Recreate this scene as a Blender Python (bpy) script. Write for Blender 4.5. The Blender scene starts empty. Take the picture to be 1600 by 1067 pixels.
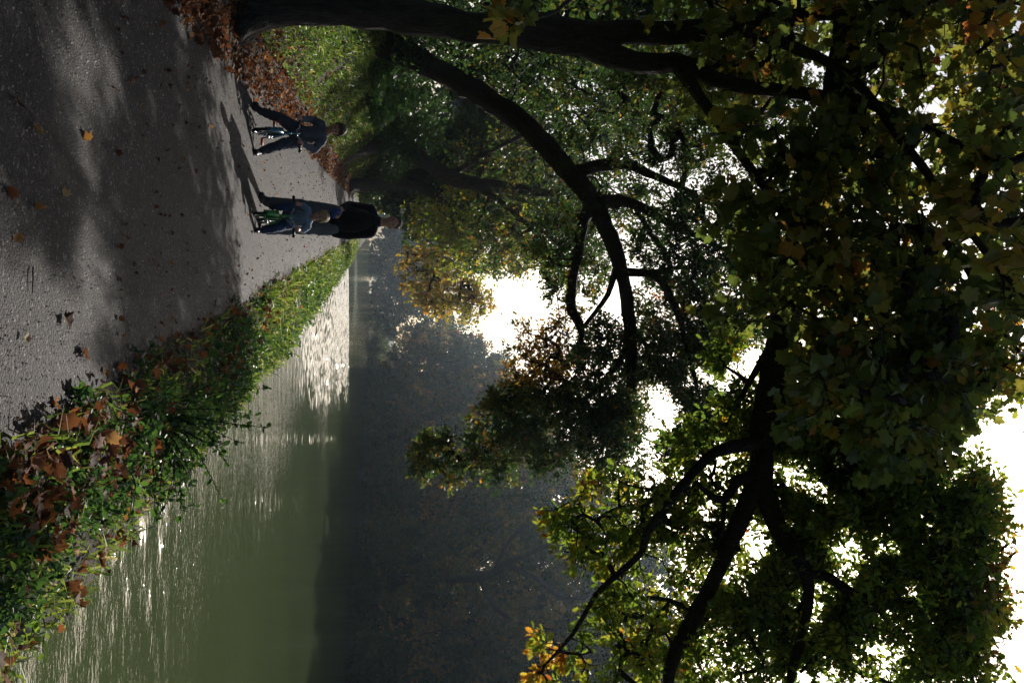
import bpy, math, random
import numpy as np
from mathutils import Vector, Matrix, noise

SC = bpy.context.scene
COL = SC.collection
rng = np.random.default_rng(11)
random.seed(11)
PI = math.pi
rad = math.radians

# ------------------------------------------------------------------ camera (the photograph was taken in portrait and lies on its side)
F = 1300.0; PITCH = rad(9.18); CZ = 1.48
cam_d = bpy.data.cameras.new('camera'); cam = bpy.data.objects.new('camera', cam_d); COL.objects.link(cam)
cam_d.sensor_width = 36; cam_d.sensor_fit = 'HORIZONTAL'; cam_d.lens = 36 * F / 1600
cam_d.clip_start = .05; cam_d.clip_end = 3000
FWD = np.array([0, math.cos(PITCH), math.sin(PITCH)]); UPV = np.array([0, -math.sin(PITCH), math.cos(PITCH)]); RGT = np.array([1., 0, 0])
cam.matrix_world = Matrix(((UPV[0], -1, -FWD[0], 0), (UPV[1], 0, -FWD[1], 0), (UPV[2], 0, -FWD[2], CZ), (0, 0, 0, 1)))
SC.camera = cam
CAM = np.array([0, 0, CZ])
# ------------------------------------------------------------------ sky and sun
SUN = RGT * (301.5 / F) + UPV * (585 / F) + FWD; SUN /= np.linalg.norm(SUN)
EL = math.asin(SUN[2]); AZ = math.atan2(SUN[0], SUN[1])
w = bpy.data.worlds.new('World'); SC.world = w; w.use_nodes = True
nt = w.node_tree; bg = nt.nodes['Background']; sky = nt.nodes.new('ShaderNodeTexSky')
sky.sky_type = 'NISHITA'; sky.sun_disc = False; sky.sun_elevation = EL; sky.sun_rotation = AZ
sky.air_density = 1.0; sky.dust_density = 4.0; sky.ozone_density = 1.0
nt.links.new(sky.outputs[0], bg.inputs[0]); bg.inputs[1].default_value = 0.105
sd = bpy.data.lights.new('sun', 'SUN'); sd.energy = 5.0; sd.angle = rad(.53); sd.color = (1, .95, .88)
so = bpy.data.objects.new('sun', sd); COL.objects.link(so)
so.rotation_euler = Vector(SUN).to_track_quat('Z', 'Y').to_euler(); so.location = (0, 0, 30)
SC.view_settings.view_transform = 'Standard'; SC.view_settings.look = 'None'; SC.view_settings.gamma = 1
SC.view_settings.exposure = 0.2
SC.render.engine = 'CYCLES'
cy = SC.cycles
cy.max_bounces = 8; cy.diffuse_bounces = 3; cy.glossy_bounces = 3; cy.transmission_bounces = 6; cy.transparent_max_bounces = 8; cy.volume_bounces = 0
cy.use_denoising = True; cy.denoiser = 'OPENIMAGEDENOISE'; cy.sample_clamp_indirect = 6; cy.sample_clamp_direct = 0
cy.use_adaptive_sampling = False
cy.caustics_reflective = False; cy.caustics_refractive = False

# ------------------------------------------------------------------ helpers
def P(X, Y, d):
    """The point seen at photograph pixel (X, Y), d metres ahead."""
    r = RGT * ((Y - 533.5) / F) + UPV * ((X - 800) / F) + FWD
    return CAM + r * (d / r[1])
def pix(p):
    q = np.asarray(p) - CAM; f = q @ FWD
    return 800 + F * (q @ UPV) / f, 533.5 + F * (q @ RGT) / f

TH = rad(7.9); CT, ST = math.cos(TH), math.sin(TH)
def ab(x, y): return CT * x + ST * y, -ST * x + CT * y
def xy(a, b): return CT * a - ST * b, ST * a + CT * b
PL, PR, WZ = -1.67, .88, -.45
def sm(t): t = np.clip(t, 0, 1); return t * t * (3 - 2 * t)
def gz(a, b):
    """terrain height in path coordinates (a metres right of the camera's line, b metres along it)"""
    a = np.asarray(a, float); b = np.asarray(b, float)
    e = PL - a
    st = 1 + .7 * sm((b - 12) / 30)
    left = np.interp(e * st, [-1, 0, .35, .9, 1.5, 2.4, 3.6, 7, 18, 60, 300], [0, 0, .05, .28, .72, 1.3, 1.75, 2.3, 4.2, 8, 14])
    wig = .12 * np.sin(b * .7 + 1.3 * np.sin(a)) + .08 * np.sin(b * 1.9 + a * 2.1)
    left = left + wig * sm((e - .5) / 1.2)
    wr = .10 * np.sin(b * .9) + .06 * np.sin(b * 2.3 + 1)
    right = np.interp(a - wr * sm((a - PR) / .6), [PR, 1.05, 1.35, 1.8, 2.45, 3.0, 4.0, 8, 24, 28.2, 29.2, 30.5, 36, 60, 300],
                      [0, .03, .0, -.14, -.42, -.8, -1.4, -2.2, -2.2, -1.2, -.25, .9, 3.5, 10, 16])
    return np.where(a < PL, left, np.where(a > PR, right, 0.0))
def G(x, y):
    a, b = ab(x, y); return float(gz(a, b))

def mesh_np(name, verts, polys=None, loops=None, totals=None, mat=None, parent=None, tint=None, smooth=False):
    me = bpy.data.meshes.new(name)
    verts = np.asarray(verts, np.float32).reshape(-1, 3)
    if polys is not None:
        polys = np.asarray(polys, np.int32); k = polys.shape[1]
        loops = polys.ravel(); totals = np.full(len(polys), k, np.int32)
    me.vertices.add(len(verts)); me.vertices.foreach_set('co', verts.ravel())
    me.loops.add(len(loops)); me.loops.foreach_set('vertex_index', np.asarray(loops, np.int32))
    me.polygons.add(len(totals)); st = np.concatenate([[0], np.cumsum(totals)[:-1]]).astype(np.int32)
    me.polygons.foreach_set('loop_start', st); me.polygons.foreach_set('loop_total', np.asarray(totals, np.int32))
    if smooth: me.polygons.foreach_set('use_smooth', np.ones(len(totals), bool))
    me.update(calc_edges=True)
    if tint is not None:
        at = me.attributes.new('tint', 'FLOAT', 'POINT'); at.data.foreach_set('value', np.asarray(tint, np.float32))
    if mat: me.materials.append(mat)
    o = bpy.data.objects.new(name, me); COL.objects.link(o)
    if parent is not None: o.parent = parent
    return o
class Geo:
    """collects pieces of geometry into one mesh"""
    def __init__(s): s.v = []; s.l = []; s.t = []; s.n = 0; s.tint = []
    def add(s, v, loops, totals, tint=0.):
        v = np.asarray(v, np.float32).reshape(-1, 3)
        s.v.append(v); s.l.append(np.asarray(loops, np.int64).ravel() + s.n); s.t.append(np.asarray(totals)); s.n += len(v)
        s.tint.append(np.broadcast_to(np.asarray(tint, np.float32), (len(v),)))
    def addq(s, v, q, tint=0.): q = np.asarray(q); s.add(v, q.ravel(), np.full(len(q), q.shape[1]), tint)
    def build(s, name, mat, parent=None, smooth=False):
        return mesh_np(name, np.concatenate(s.v), loops=np.concatenate(s.l), totals=np.concatenate(s.t), mat=mat, parent=parent, tint=np.concatenate(s.tint), smooth=smooth)
    # ---- shapes
    def tube(s, pts, r, n=8, rough=0., caps=True, tint=0., flat=1.):
        pts = np.asarray(pts, float); m = len(pts); r = np.broadcast_to(np.asarray(r, float), (m,))
        t = np.gradient(pts, axis=0); t /= np.linalg.norm(t, axis=1)[:, None] + 1e-9
        u = np.cross(t[0], [0.31, .11, .94]); 
        if np.linalg.norm(u) < .1: u = np.cross(t[0], [1, 0, 0])
        u /= np.linalg.norm(u); U = []
        for k in range(m):
            u = u - t[k] * (u @ t[k]); u /= np.linalg.norm(u) + 1e-9; U.append(u)
        U = np.array(U); V = np.cross(t, U)
        an = np.arange(n) * 2 * PI / n
        rr = r[:, None] * np.ones((m, n))
        if rough:
            ph = rng.uniform(0, 6, 4); L = np.concatenate([[0], np.cumsum(np.linalg.norm(np.diff(pts, axis=0), axis=1))])[:, None]
            rr = rr * (1 + rough * (.5 * np.sin(3 * an + ph[0] + L * 1.3) + .35 * np.sin(5 * an + ph[1] - L * 2.7) + .3 * np.sin(2 * an + L * 4.1 + ph[2])) + rough * .5 * rng.uniform(-1, 1, (m, n)))
        v = pts[:, None] + rr[..., None] * (np.cos(an)[None, :, None] * U[:, None] + flat * np.sin(an)[None, :, None] * V[:, None])
        i = np.arange(m - 1)[:, None] * n; j = np.arange(n)[None]; j2 = (j + 1) % n
        q = np.stack([i + j, i + j2, i + n + j2, i + n + j], -1).reshape(-1, 4)
        lo = q.ravel(); to = np.full(len(q), 4)
        if caps:
            lo = np.concatenate([lo, np.arange(n)[::-1], (m - 1) * n + np.arange(n)]); to = np.concatenate([to, [n, n]])
        s.add(v, lo, to, tint)
    def ball(s, c, r, R=None, n=12, m=8, tint=0.):
        r = np.broadcast_to(np.asarray(r, float), (3,)); th = np.linspace(0, PI, m + 1)[1:-1]; ph = np.arange(n) * 2 * PI / n
        v = np.stack([np.outer(np.sin(th), np.cos(ph)), np.outer(np.sin(th), np.sin(ph)), np.outer(np.cos(th), np.ones(n))], -1).reshape(-1, 3)
        v = np.concatenate([v, [[0, 0, 1], [0, 0, -1]]]) * r
        if R is not None: v = v @ np.asarray(R).T
        v = v + np.asarray(c); k = m - 1
        i = np.arange(k - 1)[:, None] * n; j = np.arange(n)[None]; j2 = (j + 1) % n
        q = np.stack([i + j, i + n + j, i + n + j2, i + j2], -1).reshape(-1, 4)
        a = np.stack([np.full(n, k * n), np.arange(n), (np.arange(n) + 1) % n], -1)
        b = np.stack([np.full(n, k * n + 1), (k - 1) * n + (np.arange(n) + 1) % n, (k - 1) * n + np.arange(n)], -1)
        s.add(v, np.concatenate([q.ravel(), a.ravel(), b.ravel()]), np.concatenate([np.full(len(q), 4), np.full(2 * n, 3)]), tint)
    def cap(s, p, q, r0, r1=None, n=12, flat=1.):
        r1 = r0 if r1 is None else r1
        p = np.asarray(p, float); q = np.asarray(q, float)
        s.tube([p, (p + q) / 2, q], [r0, (r0 + r1) / 2, r1], n, flat=flat); s.ball(p, r0); s.ball(q, r1)
    def chain(s, pts, rs, n=12):
        for k in range(len(pts) - 1): s.cap(pts[k], pts[k + 1], rs[k], rs[k + 1], n)
    def box(s, c, h, R=None):
        v = np.array([[x, y, z] for x in (-1, 1) for y in (-1, 1) for z in (-1, 1)], float) * h
        if R is not None: v = v @ np.asarray(R).T
        s.addq(v + np.asarray(c), [[0, 1, 3, 2], [4, 6, 7, 5], [0, 4, 5, 1], [2, 3, 7, 6], [0, 2, 6, 4], [1, 5, 7, 3]])
    def torus(s, c, R, r, ax, n=32, m=8):
        ax = np.asarray(ax, float); ax /= np.linalg.norm(ax); u = np.cross(ax, [0, 0, 1.]); u /= np.linalg.norm(u); v = np.cross(ax, u)
        a = np.arange(n) * 2 * PI / n; b = np.arange(m) * 2 * PI / m
        rd = np.cos(a)[:, None] * u + np.sin(a)[:, None] * v
        p = np.asarray(c) + rd[:, None] * (R + r * np.cos(b))[None, :, None] + ax * (r * np.sin(b))[None, :, None]
        i = np.arange(n)[:, None]; j = np.arange(m)[None]
        q = np.stack([i * m + j, ((i + 1) % n) * m + j, ((i + 1) % n) * m + (j + 1) % m, i * m + (j + 1) % m], -1).reshape(-1, 4)
        s.addq(p, q)

def tag(o, label=None, cat=None, group=None, kind=None):
    if label: o['label'] = label
    if cat: o['category'] = cat
    if group: o['group'] = group
    if kind: o['kind'] = kind
    return o
def empty(name, loc, label, cat, group=None):
    o = bpy.data.objects.new(name, None); COL.objects.link(o); o.location = loc; o.empty_display_size = .2
    return tag(o, label, cat, group)
def localise(root):
    """children were built in world space: keep them there"""
    for c in root.children: c.matrix_parent_inverse = Matrix.Translation(-Vector(root.location))

# ------------------------------------------------------------------ materials
def mat(name):
    m = bpy.data.materials.new(name); m.use_nodes = True; n = m.node_tree; n.nodes.clear()
    out = n.nodes.new('ShaderNodeOutputMaterial'); return m, n, out
def N(n, t, **k):
    o = n.nodes.new(t)
    for a, b in k.items(): setattr(o, a, b)
    return o
def setr(node, stops):
    cr = node.color_ramp
    while len(cr.elements) > 1: cr.elements.remove(cr.elements[-1])
    for i, (p, c) in enumerate(stops):
        e = cr.elements[0] if i == 0 else cr.elements.new(p)
        e.position = p; e.color = (*c, 1)
def leafmat(name, stops, trans=.5, tcol=1.6, rough=.45, spec=.5):
    m, n, out = mat(name); L = n.links
    at = N(n, 'ShaderNodeAttribute', attribute_name='tint'); rp = N(n, 'ShaderNodeValToRGB'); setr(rp, stops)
    L.new(at.outputs['Fac'], rp.inputs[0])
    tc = N(n, 'ShaderNodeTexCoord'); nz = N(n, 'ShaderNodeTexNoise'); nz.inputs['Scale'].default_value = 28; nz.inputs['Detail'].default_value = 2
    L.new(tc.outputs['Object'], nz.inputs['Vector'])
    mm = N(n, 'ShaderNodeMapRange'); mm.inputs[3].default_value = .7; mm.inputs[4].default_value = 1.3; L.new(nz.outputs[0], mm.inputs[0])
    mx = N(n, 'ShaderNodeVectorMath', operation='SCALE'); L.new(rp.outputs[0], mx.inputs[0]); L.new(mm.outputs[0], mx.inputs['Scale'])
    pb = N(n, 'ShaderNodeBsdfPrincipled'); L.new(mx.outputs[0], pb.inputs['Base Color']); pb.inputs['Roughness'].default_value = rough
    pb.inputs['Specular IOR Level'].default_value = spec
    tr = N(n, 'ShaderNodeBsdfTranslucent'); sc = N(n, 'ShaderNodeVectorMath', operation='SCALE'); sc.inputs['Scale'].default_value = tcol
    L.new(mx.outputs[0], sc.inputs[0]); L.new(sc.outputs[0], tr.inputs[0])
    ms = N(n, 'ShaderNodeMixShader'); ms.inputs[0].default_value = trans; L.new(pb.outputs[0], ms.inputs[1]); L.new(tr.outputs[0], ms.inputs[2])
    L.new(ms.outputs[0], out.inputs[0]); return m
def solid(name, col, rough=.7, metal=0., bump=0., bscale=60., var=.25, vscale=8., spec=.5, sheen=0.):
    m, n, out = mat(name); L = n.links; pb = N(n, 'ShaderNodeBsdfPrincipled'); pb.inputs['Roughness'].default_value = rough; pb.inputs['Metallic'].default_value = metal
    pb.inputs['Specular IOR Level'].default_value = spec; pb.inputs['Sheen Weight'].default_value = sheen
    tc = N(n, 'ShaderNodeTexCoord'); nz = N(n, 'ShaderNodeTexNoise'); nz.inputs['Scale'].default_value = vscale; nz.inputs['Detail'].default_value = 5
    L.new(tc.outputs['Object'], nz.inputs['Vector']); rp = N(n, 'ShaderNodeValToRGB')
    c = np.array(col); setr(rp, [(.3, tuple(c * (1 - var))), (.7, tuple(np.minimum(c * (1 + var), 1)))]); L.new(nz.outputs[0], rp.inputs[0]); L.new(rp.outputs[0], pb.inputs['Base Color'])
    if bump:
        nb = N(n, 'ShaderNodeTexNoise'); nb.inputs['Scale'].default_value = bscale; nb.inputs['Detail'].default_value = 4; L.new(tc.outputs['Object'], nb.inputs['Vector'])
        bp = N(n, 'ShaderNodeBump'); bp.inputs['Distance'].default_value = .01; bp.inputs['Strength'].default_value = bump; L.new(nb.outputs[0], bp.inputs['Height']); L.new(bp.outputs[0], pb.inputs['Normal'])
    L.new(pb.outputs[0], out.inputs[0]); return m
def barkmat(name, c0, c1, scale=1.):
    m, n, out = mat(name); L = n.links; pb = N(n, 'ShaderNodeBsdfPrincipled'); pb.inputs['Roughness'].default_value = .85; pb.inputs['Specular IOR Level'].default_value = .3
    tc = N(n, 'ShaderNodeTexCoord'); mp = N(n, 'ShaderNodeMapping'); mp.inputs['Scale'].default_value = (9 * scale, 9 * scale, 2.2 * scale)
    L.new(tc.outputs['Object'], mp.inputs[0]); nz = N(n, 'ShaderNodeTexNoise'); nz.inputs['Scale'].default_value = 2; nz.inputs['Detail'].default_value = 8; nz.inputs['Roughness'].default_value = .65; nz.inputs['Distortion'].default_value = .6
    L.new(mp.outputs[0], nz.inputs['Vector']); vo = N(n, 'ShaderNodeTexVoronoi', feature='DISTANCE_TO_EDGE'); vo.inputs['Scale'].default_value = 2.6; L.new(mp.outputs[0], vo.inputs['Vector'])
    nm = N(n, 'ShaderNodeTexNoise'); nm.inputs['Scale'].default_value = 1.6; nm.inputs['Detail'].default_value = 4; L.new(tc.outputs['Object'], nm.inputs['Vector'])
    rp = N(n, 'ShaderNodeValToRGB'); setr(rp, [(.25, c0), (.75, c1)]); L.new(nz.outputs[0], rp.inputs[0])
    moss = N(n, 'ShaderNodeMix', data_type='RGBA'); r2 = N(n, 'ShaderNodeValToRGB'); setr(r2, [(.52, (0, 0, 0)), (.66, (.7, .7, .7))]); L.new(nm.outputs[0], r2.inputs[0])
    L.new(r2.outputs[0], moss.inputs[0]); L.new(rp.outputs[0], moss.inputs[6]); moss.inputs[7].default_value = (.05, .06, .025, 1); L.new(moss.outputs[2], pb.inputs['Base Color'])
    ad = N(n, 'ShaderNodeMath', operation='ADD'); L.new(nz.outputs[0], ad.inputs[0]); L.new(vo.outputs[0], ad.inputs[1])
    bp = N(n, 'ShaderNodeBump'); bp.inputs['Distance'].default_value = .07; bp.inputs['Strength'].default_value = 1.; L.new(ad.outputs[0], bp.inputs['Height']); L.new(bp.outputs[0], pb.inputs['Normal'])
    L.new(pb.outputs[0], out.inputs[0]); return m

M = {}
M['plane_leaf'] = leafmat('plane leaf', [(0, (.075, .11, .022)), (.4, (.14, .17, .028)), (.6, (.25, .21, .03)), (.78, (.38, .18, .025)), (1, (.26, .09, .022))], .55, 1.6)
M['oak_leaf'] = leafmat('oak leaf', [(0, (.055, .10, .014)), (.45, (.13, .18, .016)), (.7, (.27, .25, .02)), (.85, (.40, .20, .018)), (1, (.24, .07, .012))], .6, 2.0)
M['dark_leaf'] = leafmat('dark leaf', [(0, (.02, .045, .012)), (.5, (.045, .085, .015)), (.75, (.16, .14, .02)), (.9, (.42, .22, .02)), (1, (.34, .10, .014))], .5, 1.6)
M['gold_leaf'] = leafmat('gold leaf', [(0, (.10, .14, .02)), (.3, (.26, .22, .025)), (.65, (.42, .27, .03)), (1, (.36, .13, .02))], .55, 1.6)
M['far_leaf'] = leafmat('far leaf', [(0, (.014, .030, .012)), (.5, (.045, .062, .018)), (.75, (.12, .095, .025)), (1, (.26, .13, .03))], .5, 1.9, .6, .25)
M['litter'] = leafmat('litter leaf', [(0, (.05, .022, .012)), (.35, (.13, .05, .02)), (.65, (.25, .09, .025)), (.85, (.36, .17, .04)), (1, (.42, .30, .16))], .35, 1.5, .7, .2)
M['weed'] = leafmat('weed leaf', [(0, (.025, .06, .014)), (.6, (.07, .14, .02)), (1, (.16, .23, .03))], .5, 1.7, .38, .6)
M['grass'] = leafmat('grass blade', [(0, (.05, .09, .018)), (.5, (.13, .19, .025)), (.8, (.24, .27, .04)), (1, (.30, .24, .10))], .5, 1.6, .5)
M['bark'] = barkmat('bark', (.008, .006, .005), (.045, .034, .026), 1.3)
M['bark_pale'] = barkmat('pale bark', (.03, .020, .015), (.12, .085, .06), 1.)
M['bark_plane'] = barkmat('plane bark', (.012, .009, .007), (.07, .055, .042), 1.)

# ground
m, n, out = mat('soil'); L = n.links; pb = N(n, 'ShaderNodeBsdfPrincipled'); pb.inputs['Roughness'].default_value = .95
tc = N(n, 'ShaderNodeTexCoord'); nz = N(n, 'ShaderNodeTexNoise'); nz.inputs['Scale'].default_value = 1.7; nz.inputs['Detail'].default_value = 10; L.new(tc.outputs['Object'], nz.inputs['Vector'])
rp = N(n, 'ShaderNodeValToRGB'); setr(rp, [(.3, (.018, .012, .008)), (.5, (.032, .024, .013)), (.62, (.030, .036, .014)), (.75, (.055, .035, .018))]); L.new(nz.outputs[0], rp.inputs[0]); L.new(rp.outputs[0], pb.inputs['Base Color'])
n2 = N(n, 'ShaderNodeTexNoise'); n2.inputs['Scale'].default_value = 22; n2.inputs['Detail'].default_value = 8; L.new(tc.outputs['Object'], n2.inputs['Vector'])
bp = N(n, 'ShaderNodeBump'); bp.inputs['Distance'].default_value = .06; L.new(n2.outputs[0], bp.inputs['Height']); L.new(bp.outputs[0], pb.inputs['Normal']); L.new(pb.outputs[0], out.inputs[0]); M['soil'] = m
# path: worn tar and chippings
m, n, out = mat('tarred gravel'); L = n.links; pb = N(n, 'ShaderNodeBsdfPrincipled'); pb.inputs['Roughness'].default_value = .8; pb.inputs['Specular IOR Level'].default_value = .45
tc = N(n, 'ShaderNodeTexCoord'); vo = N(n, 'ShaderNodeTexVoronoi'); vo.inputs['Scale'].default_value = 75; L.new(tc.outputs['Object'], vo.inputs['Vector'])
v2 = N(n, 'ShaderNodeTexVoronoi'); v2.inputs['Scale'].default_value = 170; L.new(tc.outputs['Object'], v2.inputs['Vector'])
nz = N(n, 'ShaderNodeTexNoise'); nz.inputs['Scale'].default_value = 1.1; nz.inputs['Detail'].default_value = 9; nz.inputs['Roughness'].default_value = .62; L.new(tc.outputs['Object'], nz.inputs['Vector'])
sep = N(n, 'ShaderNodeSeparateColor'); L.new(vo.outputs['Color'], sep.inputs[0])
rp = N(n, 'ShaderNodeValToRGB'); setr(rp, [(0, (.010, .0085, .0075)), (.45, (.023, .019, .017)), (.8, (.040, .033, .030)), (.94, (.072, .060, .053)), (1, (.20, .175, .15))]); L.new(sep.outputs[0], rp.inputs[0])
mr = N(n, 'ShaderNodeMapRange'); mr.inputs[1].default_value = .3; mr.inputs[2].default_value = .7; mr.inputs[3].default_value = .65; mr.inputs[4].default_value = 1.35; L.new(nz.outputs[0], mr.inputs[0])
vs = N(n, 'ShaderNodeVectorMath', operation='SCALE'); L.new(rp.outputs[0], vs.inputs[0]); L.new(mr.outputs[0], vs.inputs['Scale']); L.new(vs.outputs[0], pb.inputs['Base Color'])
s1 = N(n, 'ShaderNodeMath', operation='MULTIPLY_ADD'); s1.inputs[1].default_value = .5; L.new(v2.outputs[0], s1.inputs[0]); L.new(vo.outputs[0], s1.inputs[2])
bp = N(n, 'ShaderNodeBump'); bp.inputs['Distance'].default_value = .008; bp.inputs['Strength'].default_value = .9; bp.invert = True; L.new(s1.outputs[0], bp.inputs['Height'])
L.new(bp.outputs[0], pb.inputs['Normal']); L.new(pb.outputs[0], out.inputs[0]); M['path'] = m
# water: turbid green with wind ripples
m, n, out = mat('canal water'); L = n.links; pb = N(n, 'ShaderNodeBsdfPrincipled'); pb.inputs['Roughness'].default_value = .055; pb.inputs['IOR'].default_value = 1.33
tc = N(n, 'ShaderNodeTexCoord'); mp = N(n, 'ShaderNodeMapping'); mp.inputs['Rotation'].default_value = (0, 0, rad(-12)); mp.inputs['Scale'].default_value = (.7, 1.5, 1); L.new(tc.outputs['Object'], mp.inputs[0])
nf = N(n, 'ShaderNodeTexNoise'); nf.inputs['Scale'].default_value = 14.; nf.inputs['Detail'].default_value = 3; nf.inputs['Roughness'].default_value = .55; L.new(mp.outputs[0], nf.inputs['Vector'])
ng = N(n, 'ShaderNodeTexNoise'); ng.inputs['Scale'].default_value = 1.2; ng.inputs['Detail'].default_value = 2; L.new(mp.outputs[0], ng.inputs['Vector'])
npch = N(n, 'ShaderNodeTexNoise'); npch.inputs['Scale'].default_value = .09; npch.inputs['Detail'].default_value = 3; L.new(tc.outputs['Object'], npch.inputs['Vector'])
mr = N(n, 'ShaderNodeMapRange'); mr.inputs[1].default_value = .4; mr.inputs[2].default_value = .62; mr.inputs[3].default_value = .25; mr.inputs[4].default_value = 1.; L.new(npch.outputs[0], mr.inputs[0])
ad = N(n, 'ShaderNodeMath', operation='MULTIPLY_ADD'); ad.inputs[1].default_value = 1.6; L.new(ng.outputs[0], ad.inputs[0]); L.new(nf.outputs[0], ad.inputs[2])
bp = N(n, 'ShaderNodeBump'); bp.inputs['Distance'].default_value = .022; 
mp2 = N(n, 'ShaderNodeMapping', vector_type='TEXTURE'); cx_, cy_ = xy(6.0, 36); mp2.inputs['Location'].default_value = (cx_, cy_, WZ); mp2.inputs['Rotation'].default_value = (0, 0, TH - rad(7)); mp2.inputs['Scale'].default_value = (5.5, 23, 30)
nw = N(n, 'ShaderNodeTexNoise'); nw.inputs['Scale'].default_value = .35; nw.inputs['Detail'].default_value = 4; L.new(tc.outputs['Object'], nw.inputs['Vector'])
L.new(tc.outputs['Object'], mp2.inputs[0]); gr = N(n, 'ShaderNodeTexGradient', gradient_type='SPHERICAL'); L.new(mp2.outputs[0], gr.inputs[0])
gm = N(n, 'ShaderNodeMath', operation='MULTIPLY_ADD'); gm.inputs[1].default_value = .5; L.new(nw.outputs[0], gm.inputs[0]); L.new(gr.outputs[0], gm.inputs[2])
wm = N(n, 'ShaderNodeMapRange', interpolation_type='SMOOTHSTEP'); wm.inputs[1].default_value = .3; wm.inputs[2].default_value = .55; wm.inputs[3].default_value = 0; wm.inputs[4].default_value = 0.; L.new(gm.outputs[0], wm.inputs[0])
L.new(mr.outputs[0], bp.inputs['Strength']); bp.inputs['Distance'].default_value = .009
m3 = N(n, 'ShaderNodeMapping'); m3.inputs['Rotation'].default_value = (0, 0, rad(-3)); m3.inputs['Scale'].default_value = (2.6, 1.5, 1); L.new(tc.outputs['Object'], m3.inputs[0])
nr = N(n, 'ShaderNodeTexNoise'); nr.inputs['Scale'].default_value = 1.5; nr.inputs['Detail'].default_value = 2.5; nr.inputs['Roughness'].default_value = .6; L.new(m3.outputs[0], nr.inputs['Vector'])
b2 = N(n, 'ShaderNodeBump'); b2.inputs['Distance'].default_value = .28; L.new(wm.outputs[0], b2.inputs['Strength']); L.new(nr.outputs[0], b2.inputs['Height']); L.new(bp.outputs[0], b2.inputs['Normal']); L.new(ad.outputs[0], bp.inputs['Height']); L.new(b2.outputs[0], pb.inputs['Normal'])
nc = N(n, 'ShaderNodeTexNoise'); nc.inputs['Scale'].default_value = .25; L.new(tc.outputs['Object'], nc.inputs['Vector'])
rp = N(n, 'ShaderNodeValToRGB'); setr(rp, [(.3, (.045, .062, .022)), (.7, (.056, .074, .027))]); L.new(nc.outputs[0], rp.inputs[0]); L.new(rp.outputs[0], pb.inputs['Base Color'])
L.new(pb.outputs[0], out.inputs[0]); M['water'] = m

# ------------------------------------------------------------------ terrain, path, water
av = np.concatenate([[-300, -200, -120, -80, -50, -35, -25, -18, -13, -10, -8], np.arange(-7, 6, .14), [6, 8, 12, 18, 24, 26, 27.5, 28.2, 28.7, 29.2, 29.8, 30.5, 32, 36, 45, 60, 100, 180, 300]])
bv = np.concatenate([np.arange(-30, 0, 1.5), np.arange(0, 30, .2), np.arange(30, 60, .6), np.arange(60, 200, 3), np.geomspace(200, 520, 14)])
A, B = np.meshgrid(av, bv); Z = gz(A, B)
Z = np.where((A > PL - .02) & (A < PR + .02), -.03, Z)
X_, Y_ = xy(A, B); nA = len(av); nB = len(bv)
i = np.arange(nB - 1)[:, None] * nA; j = np.arange(nA - 1)[None]
ground = mesh_np('ground', np.stack([X_, Y_, Z], -1), np.stack([i + j, i + j + 1, i + nA + j + 1, i + nA + j], -1).reshape(-1, 4), mat=M['soil'], smooth=True)
tag(ground, kind='structure')
bb = np.concatenate([np.arange(-30, 60, .3), np.arange(60, 420, 4)]); rows = []
for b in bb:
    l = PL + .06 * math.sin(b * 1.7) + .05 * math.sin(b * 4.1 + 1); r = PR + .05 * math.sin(b * 1.3 + 2) + .05 * math.sin(b * 3.7)
    aa = np.array([l - .10, l, l * .5, 0, r * .5, r, r + .12])
    zz = np.array([-.06, .0, .018, .024, .016, .0, -.06])
    x, y = xy(aa, b); rows.append(np.stack([x, y, zz], -1))
k = 7; i = np.arange(len(bb) - 1)[:, None] * k; j = np.arange(k - 1)[None]
path = mesh_np('path', np.array(rows), np.stack([i + j, i + j + 1, i + k + j + 1, i + k + j], -1).reshape(-1, 4), mat=M['path'], smooth=True)
tag(path, kind='structure')
aw = np.concatenate([[1.9], np.arange(2.1, 11, .075), np.arange(11, 17, .15), [18, 20, 24, 28, 30.6]]); bw = np.concatenate([[-30, -10, 0, 2], np.arange(3, 60.5, .055), [62, 70, 90, 130, 200, 420]])
A, B = np.meshgrid(aw, bw)
def gs(x, c, s_): return np.exp(-((x - c) / s_) ** 2)
ra = A / np.maximum(B, 1)
pn = .5 + .5 * np.sin(A * .9 + 2 * np.sin(B * .22)) * np.sin(B * .5 + 1.3 * np.sin(A * .7))
amp = 1.5 * sm((B - 15) / 14) * (1 - sm((B - 56.5) / 1.5)) * (1 - sm((ra - .15) / .11)) * (.55 + .45 * pn)
amp = np.maximum(amp, .55 * gs(ra, .257, .008) * sm((B - 9) / 8) * (1 - sm((B - 57) / 2)))
amp = np.maximum(amp, .30 * gs(ra, .335, .014) * sm((B - 9) / 5) * (1 - sm((B - 20) / 8)))
amp = np.maximum(amp, .55 * gs(ra, .36, .04) * gs(B, 34, 5) * pn)
amp = np.maximum(amp, .30 * gs(B, 6.5, 1.8) * (.4 + .6 * pn) * sm((ra - .25) / .1))
amp = np.maximum(amp, .045)
amp = amp * sm((B - 3) / 1.5) * (1 - sm((A - 15) / 2)) * (1 - sm((B - 58.5) / 1.5))
Hh = np.zeros_like(A)
for q in range(44):
    lam = rng.uniform(.22, .75); th = rng.normal(0, .65); kk = 2 * PI / lam; Hh += (.20 / math.sqrt(44) * 1.414 / kk) * np.sin(kk * (A * math.sin(th) + B * math.cos(th)) + rng.uniform(0, 6.28))
X_, Y_ = xy(A, B); nA = len(aw); i = np.arange(len(bw) - 1)[:, None] * nA; j = np.arange(nA - 1)[None]
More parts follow.
